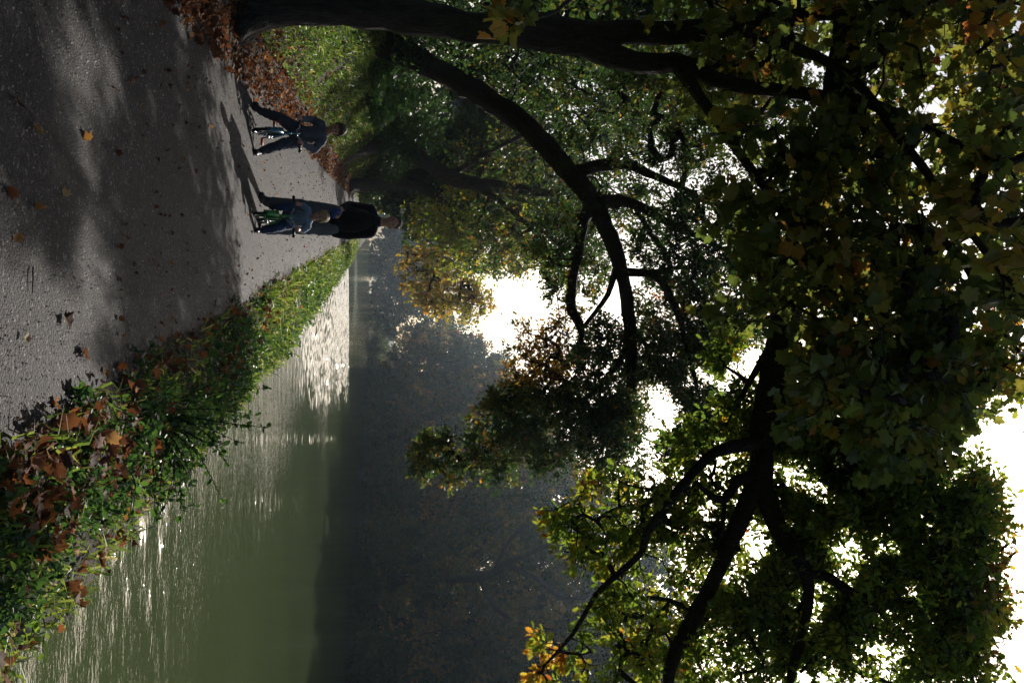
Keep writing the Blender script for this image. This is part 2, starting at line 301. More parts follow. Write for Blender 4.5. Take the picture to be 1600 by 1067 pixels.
water = mesh_np('canal_water', np.stack([X_, Y_, WZ + Hh * amp], -1), np.stack([i + j, i + j + 1, i + nA + j + 1, i + nA + j], -1).reshape(-1, 4), mat=M['water'], smooth=True); tag(water, kind='structure')

# ------------------------------------------------------------------ leaves
def halves(up):
    up = np.array(up, float); k = len(up)      # upper outline from base to tip
    lo = up[1:-1] * [1, -1]
    v = np.concatenate([up, lo]); 
    f1 = list(range(k)); f2 = [0] + [k + q for q in range(k - 2)] + [k - 1]
    return v, [f1[::-1], f2]
T_OAK = halves([(0, 0), (.14, .05), (.26, .20), (.36, .12), (.50, .30), (.62, .17), (.76, .26), (.86, .12), (1, 0)])
T_PLANE = halves([(0, 0), (-.10, .20), (-.06, .42), (.12, .40), (.20, .60), (.36, .44), (.50, .56), (.70, .50), (.66, .28), (.82, .20), (1, 0)])
T_OVAL = halves([(0, 0), (.3, .28), (.7, .26), (1, 0)])
T_LONG = halves([(0, 0), (.3, .17), (.7, .15), (1, 0)])
def unit(v): return v / (np.linalg.norm(v, axis=-1, keepdims=True) + 1e-9)
def leaves(g, pos, d, nrm, size, tint, tmpl, fold=.25, curl=.2):
    v, polys = tmpl; pos = np.asarray(pos); n = len(pos)
    if n == 0: return
    d = unit(d); wv = unit(np.cross(nrm, d)); nn = np.cross(d, wv)
    size = np.broadcast_to(size, (n,)); tint = np.broadcast_to(tint, (n,))
    u = v[:, 0]; s = v[:, 1]; fo = rng.uniform(.2, 1.2, n) * fold; cu = rng.uniform(-.4, 1.2, n) * curl
    h = np.abs(s)[None] * fo[:, None] - (u ** 2)[None] * cu[:, None]
    pts = pos[:, None] + size[:, None, None] * (u[None, :, None] * d[:, None] + s[None, :, None] * wv[:, None] + h[..., None] * nn[:, None])
    k = len(v); base = np.concatenate(polys); lo = (np.arange(n)[:, None] * k + base[None]).ravel(); to = np.tile([len(p) for p in polys], n)
    g.add(pts, lo, to, np.repeat(tint, k))
def rdir(n, up=0., sc=1.):
    v = rng.normal(size=(n, 3)) * sc; v[:, 2] += up; return unit(v)

HOLES = []   # open sky gaps of the canopy: photograph pixel and radii
def in_hole(p, rpx):
    X, Y = pix(p)
    for hx, hy, rx, ry in HOLES:
        rx *= .8; ry *= .8
        if ((X - hx) / (rx + rpx)) ** 2 + ((Y - hy) / (ry + rpx)) ** 2 < 1: return True
    return False
def spline(pts, rs, step=.25):
    pts = np.asarray(pts, float); m = len(pts)
    P0 = np.vstack([2 * pts[0] - pts[1], pts, 2 * pts[-1] - pts[-2]]); out = []; ro = []
    for k in range(m - 1):
        a, b, c, d = P0[k:k + 4]; L = np.linalg.norm(c - b); q = max(2, int(L / step))
        for t in np.arange(q) / q:
            out.append(.5 * (2 * b + (c - a) * t + (2 * a - 5 * b + 4 * c - d) * t * t + (3 * b - a - 3 * c + d) * t ** 3)); ro.append(rs[k] * (1 - t) + rs[k + 1] * t)
    out.append(pts[-1]); ro.append(rs[-1]); return np.array(out), np.array(ro)

class Tree:
    def __init__(s): s.g = Geo(); s.n = []; s.r = []; s.par = []; s.leaf = Geo(); s.clumps = []
    def limb(s, pts, rs, n=14, rough=.2, grow=True, step=.18):
        p, r = spline(pts, rs, step); p = p + rng.normal(size=p.shape) * (r[:, None] * .06)
        s.g.tube(p, r, n, rough)
        if grow:
            for a, b in zip(p, r): s.n.append(a); s.r.append(b)
    def px(s, L, n=12, **k):
        """limb through (X, Y, distance, radius in pixels)"""
        s.limb([P(a, b, c) for a, b, c, _ in L], [q * c / F for _, _, c, q in L], n, **k)
    def grow(s, C, R, rt=.008, sag=.12, rmax=.09, sides=5):
        """join every clump centre to the nearest wood, thickest where most clumps hang on"""
        C = np.asarray(C); R = np.broadcast_to(R, (len(C),)); nodes = list(s.n); base = len(nodes); rad_ = list(s.r)
        NP = np.array(nodes); D = np.linalg.norm(C[:, None] - NP[None], axis=2); best = D.argmin(1); bd = D.min(1)
        left = set(range(len(C))); segs = []; cnt = {}; par = {}
        while left:
            k = min(left, key=lambda q: bd[q]); left.discard(k); a = best[k]; p = NP_get(nodes, a); c = C[k]
            L = np.linalg.norm(c - p); m = max(3, int(L / .28) + 2); t = np.linspace(0, 1, m)[:, None]
            perp = rng.normal(size=3) * L * .10; perp[2] += L * sag
            pts = p * (1 - t) + c * t + perp * np.sin(t * PI) + rng.normal(size=(m, 3)) * L * .018 * np.sin(t * PI)
            ids = [a]
            for q in pts[1:]:
                nodes.append(q); par[len(nodes) - 1] = ids[-1]; ids.append(len(nodes) - 1)
            segs.append((ids, pts)); x = ids[-1]
            while x >= base and x is not None:
                cnt[x] = cnt.get(x, 0) + 1; x = par.get(x)
                if x is None: break
            if left:
                li = np.array(sorted(left)); nw = np.array(pts[1:]); dd = np.linalg.norm(C[li][:, None] - nw[None], axis=2)
                bi = dd.argmin(1); bb_ = dd.min(1); up = bb_ < bd[li] * .97
                best[li[up]] = np.array(ids[1:])[bi[up]]; bd[li[up]] = bb_[up]
            s.clumps.append((c, R[k], unit(pts[-1] - pts[-2]), a))
        for ids, pts in segs:
            r = np.array([rt * math.sqrt(cnt.get(q, 1)) for q in ids[1:]]); r0 = r[0] * 1.15
            r = np.minimum(np.concatenate([[r0], r]), rmax); r[-1] *= .6
            s.g.tube(pts, r, sides, .08, caps=False)
        return s
    def foliage(s, per, size, tints, tmpl, twigs=7, twig_r=.004, droop=.15, leaf_up=.9, fold=.25, hue=None, spread=1., thin=2.):
        for c, R, d, _ in s.clumps:
            k = twigs; tp = rdir(k, 0); tp = unit(tp * .9 + d * .55 + np.array([0, 0, -droop])); ln = R * rng.uniform(.6, 1.25, k)
            lo, hi = tints; tb = rng.uniform(lo, hi); tb = hue(c, tb) if hue else tb; pk = per * (.4 if tb > thin else 1)
            for q in range(k):
                e = c + tp[q] * ln[q]; mid = (c + e) / 2 + rng.normal(size=3) * ln[q] * .12
                if twig_r: s.g.tube([c, mid, e], [twig_r * 1.3, twig_r, twig_r * .5], 3, caps=False)
                m = max(1, int(pk * rng.uniform(.7, 1.3) / k)); t = rng.uniform(.15, 1.08, m)[:, None]
                pos = np.where(t < .5, c + (mid - c) * t * 2, mid + (e - mid) * (t - .5) * 2) + rng.normal(size=(m, 3)) * R * .13 * spread
                ld = unit(tp[q][None] * .7 + rng.normal(size=(m, 3)) * .7 + np.array([0, 0, -.25])); nr = rdir(m, leaf_up, .75)
                tn = np.clip(tb + rng.normal(size=m) * .10 + (rng.random(m) < .05) * .3, 0, 1)
                leaves(s.leaf, pos, ld, nr, size * rng.uniform(.6, 1.25, m), tn, tmpl, fold)
    def build(s, name, label, cat, base, bark, lm, group=None):
        root = empty(name, base, label, cat, group)
        t = s.g.build('trunk', bark, root, smooth=True); c = s.leaf.build('crown', lm, root); localise(root); return root
def NP_get(nodes, a): return np.asarray(nodes[a])

CLEAR = []   # stretches of wood the photograph shows in front of the leaves: (X, Y, distance, radius in pixels)
def behind(p, R):
    X, Y = pix(p)
    for L in CLEAR:
        for (x0, y0, d0, r0), (x1, y1, d1, r1) in zip(L[:-1], L[1:]):
            vx, vy = x1 - x0, y1 - y0; t = min(1, max(0, ((X - x0) * vx + (Y - y0) * vy) / (vx * vx + vy * vy))); d = d0 + (d1 - d0) * t
            if math.hypot(X - x0 - vx * t, Y - y0 - vy * t) < r0 + R * F / d * .8 and -2.5 < p[1] - d < R: return d + R * 1.1
    return None
def clumps_px(regions, rpx_margin=.4, fine=1.9, rf=.78):
    """regions: (X, Y, rx, ry, count, d0, d1, R)"""
    C = []; RR = []
    for X, Y, rx, ry, cnt, d0, d1, R in regions:
        cnt = int(cnt * fine); R = R * rf
        got = 0; tries = 0
        while got < cnt and tries < cnt * 40:
            tries += 1; u, v = rng.uniform(-1, 1, 2)
            if u * u + v * v > 1: continue
            d = rng.uniform(d0, d1); p = P(X + u * rx, Y + v * ry, d)
            if in_hole(p, R * F / d * rpx_margin): continue
            if p[2] < G(p[0], p[1]) + .4: continue
            q = behind(p, R)
            if q: p = P(X + u * rx, Y + v * ry, q + rng.uniform(0, .6))
            C.append(p); RR.append(R); got += 1
    return C, RR

HOLES += [(1560, 680, 40, 70), (1500, 690, 20, 40), (1600, 900, 30, 60), (1585, 1040, 30, 50), (1040, 640, 28, 38), (1090, 590, 16, 22), (1170, 570, 26, 34), (1135, 600, 16, 16),
          (800, 472, 22, 34), (835, 440, 14, 20), (920, 435, 12, 16), (1180, 860, 24, 10), (1150, 905, 26, 10), (1255, 745, 22, 24), (1290, 770, 12, 12), (1385, 836, 9, 9), (1402, 862, 7, 9), (1372, 862, 5, 6),
          (1330, 850, 18, 22), (1330, 880, 26, 12), (1290, 920, 12, 20), (1270, 965, 10, 24), (1250, 1060, 14, 12), (1455, 820, 14, 16), (1372, 1030, 12, 22),
          (1470, 75, 16, 14), (1460, 155, 12, 18), (1585, 45, 12, 26), (1520, 160, 10, 12), (1500, 415, 16, 14), (1485, 450, 9, 14), (1520, 545, 12, 14), (1535, 500, 8, 8), (1545, 390, 8, 10),
          (1280, 115, 12, 12), (1350, 160, 8, 8), (1210, 735, 8, 10), (1470, 620, 8, 10), (1490, 745, 16, 16), (1480, 100, 12, 10), (1200, 535, 8, 10), (1290, 25, 10, 10)]

CLEAR += [[(1217, 530, 8.5, 22), (1204, 630, 8.6, 22), (1192, 700, 8.6, 20), (1172, 775, 8.6, 14), (1140, 850, 8.6, 13), (1107, 925, 8.7, 13), (1072, 985, 8.7, 12), (1046, 1060, 8.8, 10)],
          [(1192, 700, 8.6, 17), (1200, 785, 8.5, 15), (1228, 845, 8.4, 13), (1258, 890, 8.3, 12), (1300, 903, 8.2, 9), (1335, 930, 8.1, 9)], [(1258, 890, 8.3, 9), (1262, 950, 8.3, 8), (1248, 1010, 8.3, 8)],
          [(1194, 688, 8.6, 12), (1118, 706, 8.4, 9), (1080, 742, 8.3, 8), (1042, 790, 8.2, 7), (1012, 832, 8.2, 7), (962, 900, 8.1, 5)], [(1318, 672, 8.2, 8), (1326, 720, 8.1, 8), (1350, 755, 8, 6)],
          [(905, 66, 8.5, 26), (1012, 102, 8.3, 14), (1090, 112, 8, 12), (1150, 134, 7.8, 10), (1250, 146, 7.5, 9)],
          [(600, 75, 18, 27), (700, 118, 17.4, 25), (780, 165, 16.8, 25), (850, 225, 16.2, 23), (928, 318, 15.5, 18), (974, 440, 15, 14), (988, 560, 14.6, 9)], [(926, 315, 15.5, 8), (1000, 323, 15.1, 6)],
          [(902, 400, 15.1, 6), (893, 450, 15, 6), (910, 520, 14.8, 4)], [(972, 425, 15, 6), (1035, 442, 14.7, 5), (1072, 540, 14.5, 3)],
          [(620, 228, 31, 12), (700, 276, 31, 11), (740, 288, 31, 11), (850, 301, 31, 6)], [(605, 289, 41, 8), (670, 300, 41, 7), (740, 325, 41, 4)]]
# ---- 1 plane tree beside the path, its leaves roofing the view
t = Tree()
t.px([(360, 22, 8.9, 50), (392, 18, 8.9, 32), (430, 15, 8.9, 26), (500, 14, 8.9, 24), (600, 18, 8.85, 24), (700, 35, 8.8, 24), (760, 45, 8.7, 24), (850, 52, 8.6, 24), (920, 66, 8.5, 27), (962, 92, 8.4, 20), (1012, 102, 8.3, 16), (1055, 98, 8.1, 14), (1090, 112, 8.0, 13), (1150, 134, 7.8, 12), (1250, 146, 7.5, 11), (1350, 158, 7.2, 9), (1450, 200, 6.8, 7), (1560, 260, 6.3, 5)], 16)
t.px([(900, 60, 8.5, 22), (960, 52, 8.4, 20), (1050, 52, 8.2, 18), (1150, 42, 8.0, 16), (1250, 26, 7.7, 13), (1400, 8, 7.3, 10), (1560, -20, 6.9, 7)], 12)
t.px([(1150, 42, 8.0, 12), (1230, 70, 7.4, 9), (1330, 120, 6.8, 8), (1440, 260, 6.2, 7), (1560, 420, 5.7, 5), (1660, 520, 5.3, 3)], 10)
t.px([(1055, 98, 8.1, 12), (1120, 190, 7.6, 8), (1200, 300, 7.1, 7), (1290, 420, 6.7, 6), (1400, 520, 6.3, 5), (1480, 600, 6.1, 3)], 10)
for rx0, ry0, dx, dy in ((392, 20, -14, 26), (392, 20, -16, -30), (392, 20, -30, 4), (392, 20, -10, 34)):
    t.px([(430, 20, 8.9, 14), (rx0 + dx * .3, ry0 + dy * .55, 8.75, 13), (rx0 + dx - 6, ry0 + dy, 8.6, 6)], 8, grow=False)
C, R = clumps_px([(1300, 110, 190, 170, 62, 6.2, 9.5, .4), (1480, 110, 130, 150, 38, 6., 9, .4), (1310, 340, 150, 130, 62, 6.2, 8.8, .4), (1430, 480, 150, 150, 62, 6, 8.6, .4), (1500, 560, 50, 90, 20, 6.2, 8, .34), (1430, 640, 90, 80, 24, 6.4, 8, .34), (1570, 60, 60, 110, 14, 6.4, 8.5, .4), (1480, 90, 90, 90, 14, 6.4, 9, .4),
                  (1230, 470, 90, 110, 20, 6, 8.5, .38), (1370, 620, 120, 100, 34, 5.6, 8., .4), (1120, 80, 90, 90, 16, 7, 9.5, .4), (1560, 330, 70, 160, 22, 5, 8, .4),
                  (820, 20, 30, 25, 2, 6.0, 6.4, .3), (1680, 300, 90, 350, 40, 4, 8, .45), (1300, -160, 300, 130, 40, 6, 10, .45)])
t.grow(C, R, .009, .1, .06)
t.foliage(19, .106, (.0, .66), T_PLANE, 5, .0035, .3, .8, .35)
t.build('plane_tree', 'plane tree with a straight trunk nearest the camera and large green and rusty lobed leaves', 'tree', P(385, 20, 8.9), M['bark_plane'], M['plane_leaf'])

# ---- 2 oak whose great limb reaches across the path and over the water
t = Tree()
bx, by = -5.3, 7.0
t.limb([(bx - .1, by, G(bx, by) - .3), (bx, by, G(bx, by) + .4), (bx + .1, by + .1, 3.2), (bx + .25, by + .3, 4.6), tuple(P(1338, -120, 7.5))], [.48, .36, .31, .27, .20], 14)
t.px([(1338, -120, 7.5, 30), (1330, 20, 7.7, 25), (1312, 130, 7.9, 24), (1290, 250, 8.1, 23), (1255, 380, 8.3, 23), (1228, 480, 8.4, 23), (1217, 550, 8.5, 22), (1204, 630, 8.6, 22), (1192, 700, 8.6, 21)], 14)
t.px([(1192, 700, 8.6, 17), (1172, 775, 8.6, 14), (1140, 850, 8.6, 13), (1107, 925, 8.7, 13), (1072, 985, 8.7, 12), (1046, 1045, 8.8, 10), (1040, 1120, 8.9, 8), (1050, 1220, 9., 5)], 12)
t.px([(1192, 700, 8.6, 17), (1200, 785, 8.5, 15), (1228, 845, 8.4, 13), (1258, 890, 8.3, 12), (1262, 950, 8.3, 8), (1248, 1010, 8.3, 8), (1232, 1070, 8.3, 7), (1225, 1160, 8.3, 4)], 10)
t.px([(1258, 890, 8.3, 9), (1300, 903, 8.2, 9), (1335, 930, 8.1, 9), (1400, 943, 8.0, 8), (1470, 940, 7.9, 6), (1530, 905, 7.8, 4), (1590, 860, 7.7, 2)], 10)
t.px([(1330, 930, 8.1, 6), (1310, 975, 8.1, 5), (1290, 1010, 8.1, 4), (1250, 1050, 8.2, 3)], 6)
t.px([(1194, 688, 8.6, 12), (1165, 694, 8.5, 11), (1118, 706, 8.4, 9), (1080, 742, 8.3, 8), (1042, 790, 8.2, 7), (1012, 832, 8.2, 7), (1003, 862, 8.2, 6), (962, 900, 8.1, 5), (930, 930, 8.1, 4), (895, 990, 8., 3), (850, 1040, 8., 2)], 10)
t.px([(1176, 745, 8.6, 10), (1152, 752, 8.6, 9), (1132, 782, 8.6, 8), (1108, 772, 8.5, 5), (1088, 752, 8.5, 3)], 8)
t.px([(1132, 782, 8.6, 4), (1128, 830, 8.6, 3.5), (1110, 868, 8.6, 2.5)], 6)
t.px([(1088, 955, 8.7, 6), (1045, 937, 8.6, 4), (1000, 933, 8.5, 2.5)], 6)
t.px([(1045, 940, 8.6, 3), (1020, 975, 8.5, 2.5), (1000, 1040, 8.5, 2)], 5)
t.px([(1204, 630, 8.6, 13), (1260, 642, 8.4, 11), (1318, 672, 8.2, 11), (1326, 720, 8.1, 10), (1350, 755, 8.0, 8), (1420, 785, 7.9, 6), (1500, 840, 7.8, 4), (1570, 870, 7.7, 3)], 10)
t.px([(1320, 680, 8.2, 6), (1370, 700, 8., 5), (1430, 690, 7.8, 4), (1500, 700, 7.6, 3)], 8)
t.px([(1222, 515, 8.4, 8), (1170, 600, 8.7, 5), (1150, 640, 8.8, 3)], 6)
t.px([(1312, 130, 7.9, 13), (1360, 200, 7.6, 11), (1420, 330, 7.4, 9), (1500, 400, 7.2, 7), (1540, 480, 7., 5), (1600, 560, 6.8, 3)], 10)
t.px([(1262, 1000, 8.3, 4), (1320, 1040, 8.2, 4), (1400, 1070, 8.1, 3)], 6)
C, R = clumps_px([(960, 820, 95, 70, 26, 7.7, 8.8, .26), (1010, 970, 90, 90, 30, 7.8, 9., .28), (880, 1040, 55, 45, 7, 7.8, 8.3, .2), (1090, 800, 80, 60, 26, 8, 9.2, .28), (1120, 720, 70, 70, 24, 8, 9.4, .28),
                  (1120, 900, 60, 60, 14, 8, 9.2, .28), (1160, 1010, 110, 90, 46, 8, 9.4, .3), (1220, 830, 90, 100, 30, 8, 9.5, .3), (1330, 720, 140, 110, 70, 7.4, 9.4, .32), (1430, 800, 110, 110, 58, 7.3, 9.2, .3),
                  (1420, 970, 130, 110, 66, 7.2, 9, .3), (1540, 880, 40, 90, 10, 7.4, 8.2, .25), (1230, 680, 60, 60, 18, 8, 9.5, .3), (1480, 600, 70, 90, 30, 7, 8.6, .3), (1570, 560, 40, 60, 10, 6.6, 7.6, .25),
                  (1200, 1180, 260, 110, 45, 7.5, 9.5, .32), (1480, 1180, 120, 110, 30, 7.2, 9, .3), (1440, 700, 70, 80, 40, 7.4, 9, .3), (1300, 980, 60, 60, 24, 7.8, 9, .3), (1500, 800, 60, 140, 60, 7.2, 8.8, .28), (1520, 980, 60, 90, 36, 7.2, 8.6, .28), (1280, 800, 70, 90, 40, 8, 9.4, .28), (1170, 640, 40, 60, 14, 8.4, 9.6, .26), (1260, 720, 50, 60, 18, 8, 9.4, .28), (1180, 930, 60, 80, 30, 8.2, 9.4, .28), (1390, 840, 70, 70, 34, 7.4, 9, .26), (1440, 660, 80, 90, 30, 7.6, 9.2, .28), (1500, 680, 40, 80, 16, 7.4, 8.8, .26), (1160, 580, 50, 50, 10, 8.6, 9.4, .24), (1330, 880, 70, 90, 20, 7.8, 9.2, .26), (1250, 960, 50, 90, 16, 8, 9.2, .26)])
t.grow(C, R, .007, .05, .05)
def hue_oak(c, tb):
    X, Y = pix(c)
    b = tb + (.12 if (X < 1090 and Y > 720) else 0) + (.3 if X > 1540 else 0) + (.3 if (X < 900 and Y > 980) else 0)
    return min(b, .86)
t.foliage(40, .088, (.05, .55), T_OAK, 6, .0045, .25, .8, .35, hue_oak)
t.build('oak_tree', 'oak whose thick dark limb arches over the path and forks among bright yellow green leaves', 'tree', (bx, by, G(bx, by)), M['bark'], M['oak_leaf'])

# ---- 3 leaning tree
t = Tree()
t.px([(560, 40, 18.6, 28), (610, 72, 18.1, 19), (700, 120, 17.4, 17), (770, 160, 16.8, 17), (835, 208, 16.2, 16), (883, 262, 15.8, 15.5), (926, 318, 15.5, 14), (958, 385, 15.2, 12), (974, 440, 15., 11), (984, 500, 14.8, 10), (988, 560, 14.6, 9), (984, 620, 14.5, 6), (960, 700, 14.4, 4)], 14)
t.px([(893, 272, 15.8, 13), (930, 262, 15.6, 11), (975, 256, 15.4, 10), (1010, 270, 15.2, 7), (1080, 300, 15, 4)], 8)
t.px([(926, 315, 15.5, 10), (965, 312, 15.3, 8), (1000, 323, 15.1, 8), (1045, 348, 14.9, 7), (1080, 365, 14.7, 5), (1150, 400, 14.5, 3)], 8)
t.px([(922, 315, 15.5, 12), (908, 360, 15.3, 9), (902, 400, 15.1, 8), (893, 450, 15., 8), (894, 485, 14.9, 8), (910, 520, 14.8, 6), (890, 560, 14.7, 4), (850, 610, 14.6, 3), (790, 660, 14.5, 2)], 8)
t.px([(972, 425, 15., 8), (1008, 427, 14.8, 7), (1035, 442, 14.7, 6), (1060, 490, 14.6, 6), (1072, 540, 14.5, 4.5), (1085, 590, 14.4, 3.5), (1092, 640, 14.4, 2)], 8)
t.px([(1010, 428, 14.8, 5), (1060, 418, 14.6, 4), (1120, 415, 14.5, 3)], 6)
t.px([(962, 420, 15.1, 5), (950, 460, 15., 4.5), (925, 495, 14.9, 4), (905, 520, 14.8, 3)], 6)
t.px([(985, 540, 14.7, 6), (940, 600, 14.5, 4), (880, 650, 14.4, 3), (800, 690, 14.3, 2), (720, 720, 14.2, 1.5)], 6)
t.px([(985, 520, 14.7, 5), (1010, 540, 14.6, 4), (1020, 600, 14.5, 3)], 6)
C, R = clumps_px([(900, 640, 110, 100, 90, 13.2, 15.6, .34), (790, 680, 60, 70, 34, 13.6, 15, .3), (690, 720, 45, 42, 20, 13.8, 14.6, .24), (850, 590, 60, 50, 26, 13.4, 15.4, .3), (960, 600, 55, 100, 46, 13.4, 15.6, .32), (960, 700, 60, 80, 40, 13.2, 15.4, .34), (1060, 490, 70, 90, 52, 13.2, 15.8, .34),
                  (1100, 560, 60, 60, 26, 13.4, 15.4, .3), (1080, 380, 90, 80, 50, 13.4, 16.2, .36), (960, 330, 110, 60, 18, 14, 17, .36), (1000, 230, 130, 110, 60, 14, 17.5, .4), (870, 130, 120, 80, 30, 15.6, 18, .4), (890, 440, 50, 60, 10, 14, 15.6, .26), (1180, 420, 70, 100, 24, 13, 15.5, .36), (850, 540, 50, 50, 18, 13.6, 15.2, .28), (1070, 690, 36, 30, 14, 13.4, 14.8, .28), (1110, 640, 50, 50, 34, 13.2, 15, .3), (1040, 560, 50, 50, 24, 13.4, 15, .3), (1150, 540, 60, 60, 30, 13.4, 15, .32), (900, 380, 70, 70, 20, 14, 17, .34), (1160, 250, 100, 150, 46, 13.5, 17, .36), (1060, 150, 100, 110, 30, 14, 17, .38), (1230, 400, 90, 110, 34, 13, 16, .34), (1250, 180, 70, 120, 22, 13.5, 16, .36), (1330, 480, 60, 100, 16, 13, 15, .34), (905, 420, 60, 50, 14, 17.5, 20, .34)])
t.grow(C, R, .007, .05, .06)
def hue_lean(c, tb):
    X, Y = pix(c)
    if X < 900 and 480 < Y < 600: return rng.uniform(.7, .95)
    if 1020 < X < 1090 and 430 < Y < 520 and rng.random() < .35: return .95
    return tb + (.18 if X < 780 and Y > 600 else 0)
t.foliage(80, .08, (.1, .62), T_OAK, 7, .004, .2, .7, .35, hue_lean, thin=.68)
t.build('leaning_oak', 'dark tree leaning over the path, its trunk diagonal behind the straight plane trunk', 'tree', P(590, 68, 18.4), M['bark'], M['dark_leaf'])

# ---- 4, 5 slim trees on the bank, 6 the gold one
t = Tree()
t.px([(525, 238, 31, 22), (548, 235, 31, 17), (575, 227, 31, 13), (620, 228, 31, 12.5), (660, 250, 31, 12), (700, 276, 31, 11.5), (740, 288, 31, 11), (800, 295, 31, 9), (850, 301, 31, 7), (910, 310, 31, 4)], 12)
t.px([(740, 288, 31, 6), (800, 330, 31, 4), (850, 380, 30.5, 3), (880, 430, 30, 2)], 6)
t.px([(700, 276, 31, 5), (760, 240, 31.5, 4), (840, 200, 32, 3)], 6)
C, R = clumps_px([(830, 350, 90, 60, 60, 28, 33, .7), (760, 270, 60, 60, 16, 29, 34, .7), (880, 240, 110, 80, 50, 29, 34, .8), (790, 400, 60, 30, 14, 28.5, 32, .55), (900, 400, 50, 60, 24, 28, 32, .6), (950, 330, 50, 60, 14, 28, 32, .7)])
t.grow(C, R, .012, .1, .09)
t.foliage(28, .15, (.15, .72), T_OVAL, 8, .006, .1, .6, .3)
t.build('bank_tree', 'slim tree with a dark foot on the sunlit grass, its trunk bending left to right', 'tree', P(546, 235, 31), M['bark_pale'], M['dark_leaf'])
t = Tree()
t.px([(545, 288, 41, 12), (575, 288, 41, 9), (605, 289, 41, 8.5), (640, 290, 41, 8), (670, 300, 41, 7.5), (700, 316, 41, 7), (740, 325, 41, 5), (790, 340, 41, 3)], 10)
t.px([(650, 292, 41, 5), (690, 272, 41, 4), (740, 262, 41, 3)], 6)
t.px([(700, 316, 41, 4), (730, 350, 40.5, 3), (780, 390, 40, 2)], 6)
C, R = clumps_px([(700, 345, 60, 40, 44, 38, 43, .8), (760, 330, 70, 50, 50, 38, 43, .9), (740, 400, 60, 30, 34, 37, 42, .7), (790, 270, 80, 60, 30, 39, 44, 1.), (800, 400, 40, 30, 14, 37.5, 41, .6)])
t.grow(C, R, .014, .1, .1)
t.foliage(32, .19, (.3, .75), T_OVAL, 8, .007, .1, .6, .3)
t.build('bank_tree', 'pale brown slender tree where the path vanishes, bending away behind the man', 'tree', P(575, 288, 41), M['bark_pale'], M['oak_leaf'])
t = Tree()
bx, by = xy(-2.6, 47)
t.limb([(bx, by, G(bx, by) - .3), (bx + .1, by, 2.5), (bx + .4, by - .3, 4.5), tuple(P(720, 360, 46))], [.3, .24, .2, .17], 10, step=.5)
t.px([(720, 360, 46, 4.8), (728, 400, 45.5, 4), (722, 440, 45, 3.2), (715, 480, 44.5, 2.2)], 6)
t.px([(728, 400, 45.5, 3), (680, 420, 45, 2.4), (640, 425, 44.6, 1.5)], 5)
C, R = clumps_px([(700, 440, 52, 52, 62, 43, 47, .75), (650, 410, 28, 24, 12, 43.5, 46, .5), (640, 440, 14, 14, 3, 44, 46, .4), (745, 475, 28, 26, 16, 43, 46, .6), (680, 480, 22, 14, 6, 44, 46, .4)])
t.grow(C, R, .012, .05, .08)
t.foliage(26, .2, (.15, .8), T_OVAL, 8, .006, .2, .5, .3)
t.build('golden_tree', 'tree of hazy orange and gold leaves hanging over the far water', 'tree', (bx, by, G(bx, by)), M['bark'], M['gold_leaf'])

# ---- woodland on the left bank
def wood_tree(x, y, H, W, lm, label, name, per, size, ncl, lo=.12, tints=(0, .6), group='trees in the left bank wood', bark='bark', lean=(0, 0), tmpl=T_OVAL, extra=()):
    t = Tree(); z0 = G(x, y); r0 = H * .018
    ax = [(x + lean[0] * q ** 2 + .02 * H * math.sin(q * 5 + x), y + lean[1] * q ** 2, z0 - .3 + H * q) for q in (0, .12, .3, .5, .7, .86)]
    t.limb(ax, [r0 * 1.4, r0, r0 * .85, r0 * .65, r0 * .4, r0 * .2], 9, step=H * .04)
    for k in range(7):
        q = rng.uniform(.22, .72); an = rng.uniform(0, 2 * PI); b0 = np.array([np.interp(q, (0, .12, .3, .5, .7, .86), [p[i_] for p in ax]) for i_ in range(3)])
        L = W * rng.uniform(.55, .9); dv = np.array([math.cos(an), math.sin(an), rng.uniform(.25, .7)])
        t.limb([b0, b0 + dv * L * .4 + [0, 0, .05 * L], b0 + dv * L * .75 + [0, 0, .02 * L], b0 + dv * L], [r0 * .4, r0 * .28, r0 * .17, r0 * .08], 6, step=.5)
    for L_ in extra: t.px(L_, 8, grow=False, step=.8)
    C = []
    while len(C) < ncl:
        u = rdir(1)[0] * rng.uniform(.25, 1) ** .45; c = np.array([x + lean[0] * .5, y + lean[1] * .5, z0 + H * (lo + (1 - lo) / 2)]) + u * [W, W, H * (1 - lo) / 2]
        an = math.atan2(u[1], u[0]); c[:2] += u[:2] * W * .18 * math.sin(3 * an + x); c[2] += .05 * H * math.sin(2 * an + y)
        if c[2] < z0 + .5 or in_hole(c, 10): continue
        C.append(c)
    t.grow(C, W * rng.uniform(.1, .3, len(C)), H * .0011, .05, r0 * .4)
    t.foliage(per, size, tints, tmpl, 6, 0, .1, .5, .3, spread=1.0)
    return t.build(name, label, 'tree', (x, y, z0), M[bark], lm, group)
W1 = 'trees in the left bank wood'
for x, y, H, Wd, lab, lo in ((-11.6, 18, 12, 4.0, 'leafy dark tree directly behind the straight plane trunk', .1), (-12, 26, 13, 4.8, 'bushy dark tree rising behind the diagonal leaning trunk', .12),
                             (-15.5, 21, 14, 5.5, 'tall dense green tree at the left edge of the wood', .1), (-12.8, 38, 15, 5.2, 'dense green tree behind the slim tree with the dark foot', .06),
                             (-9.2, 47, 13, 3.6, 'green tree between the two slim trees of the left bank', .05), (-9.5, 52, 15, 4.5, 'hazy green tree beyond the slender brown trunk', .04),
                             (-17, 34, 17, 6, 'tallest tree at the back of the left bank wood', .1), (-10.5, 22, 9, 2.8, 'low leafy tree above the glossy ivy bush', .16)):
    wood_tree(x, y, H, Wd, M['dark_leaf'], lab, 'woodland_tree', 240, .19 if y < 30 else .25, 150, lo, (0, .62), W1)

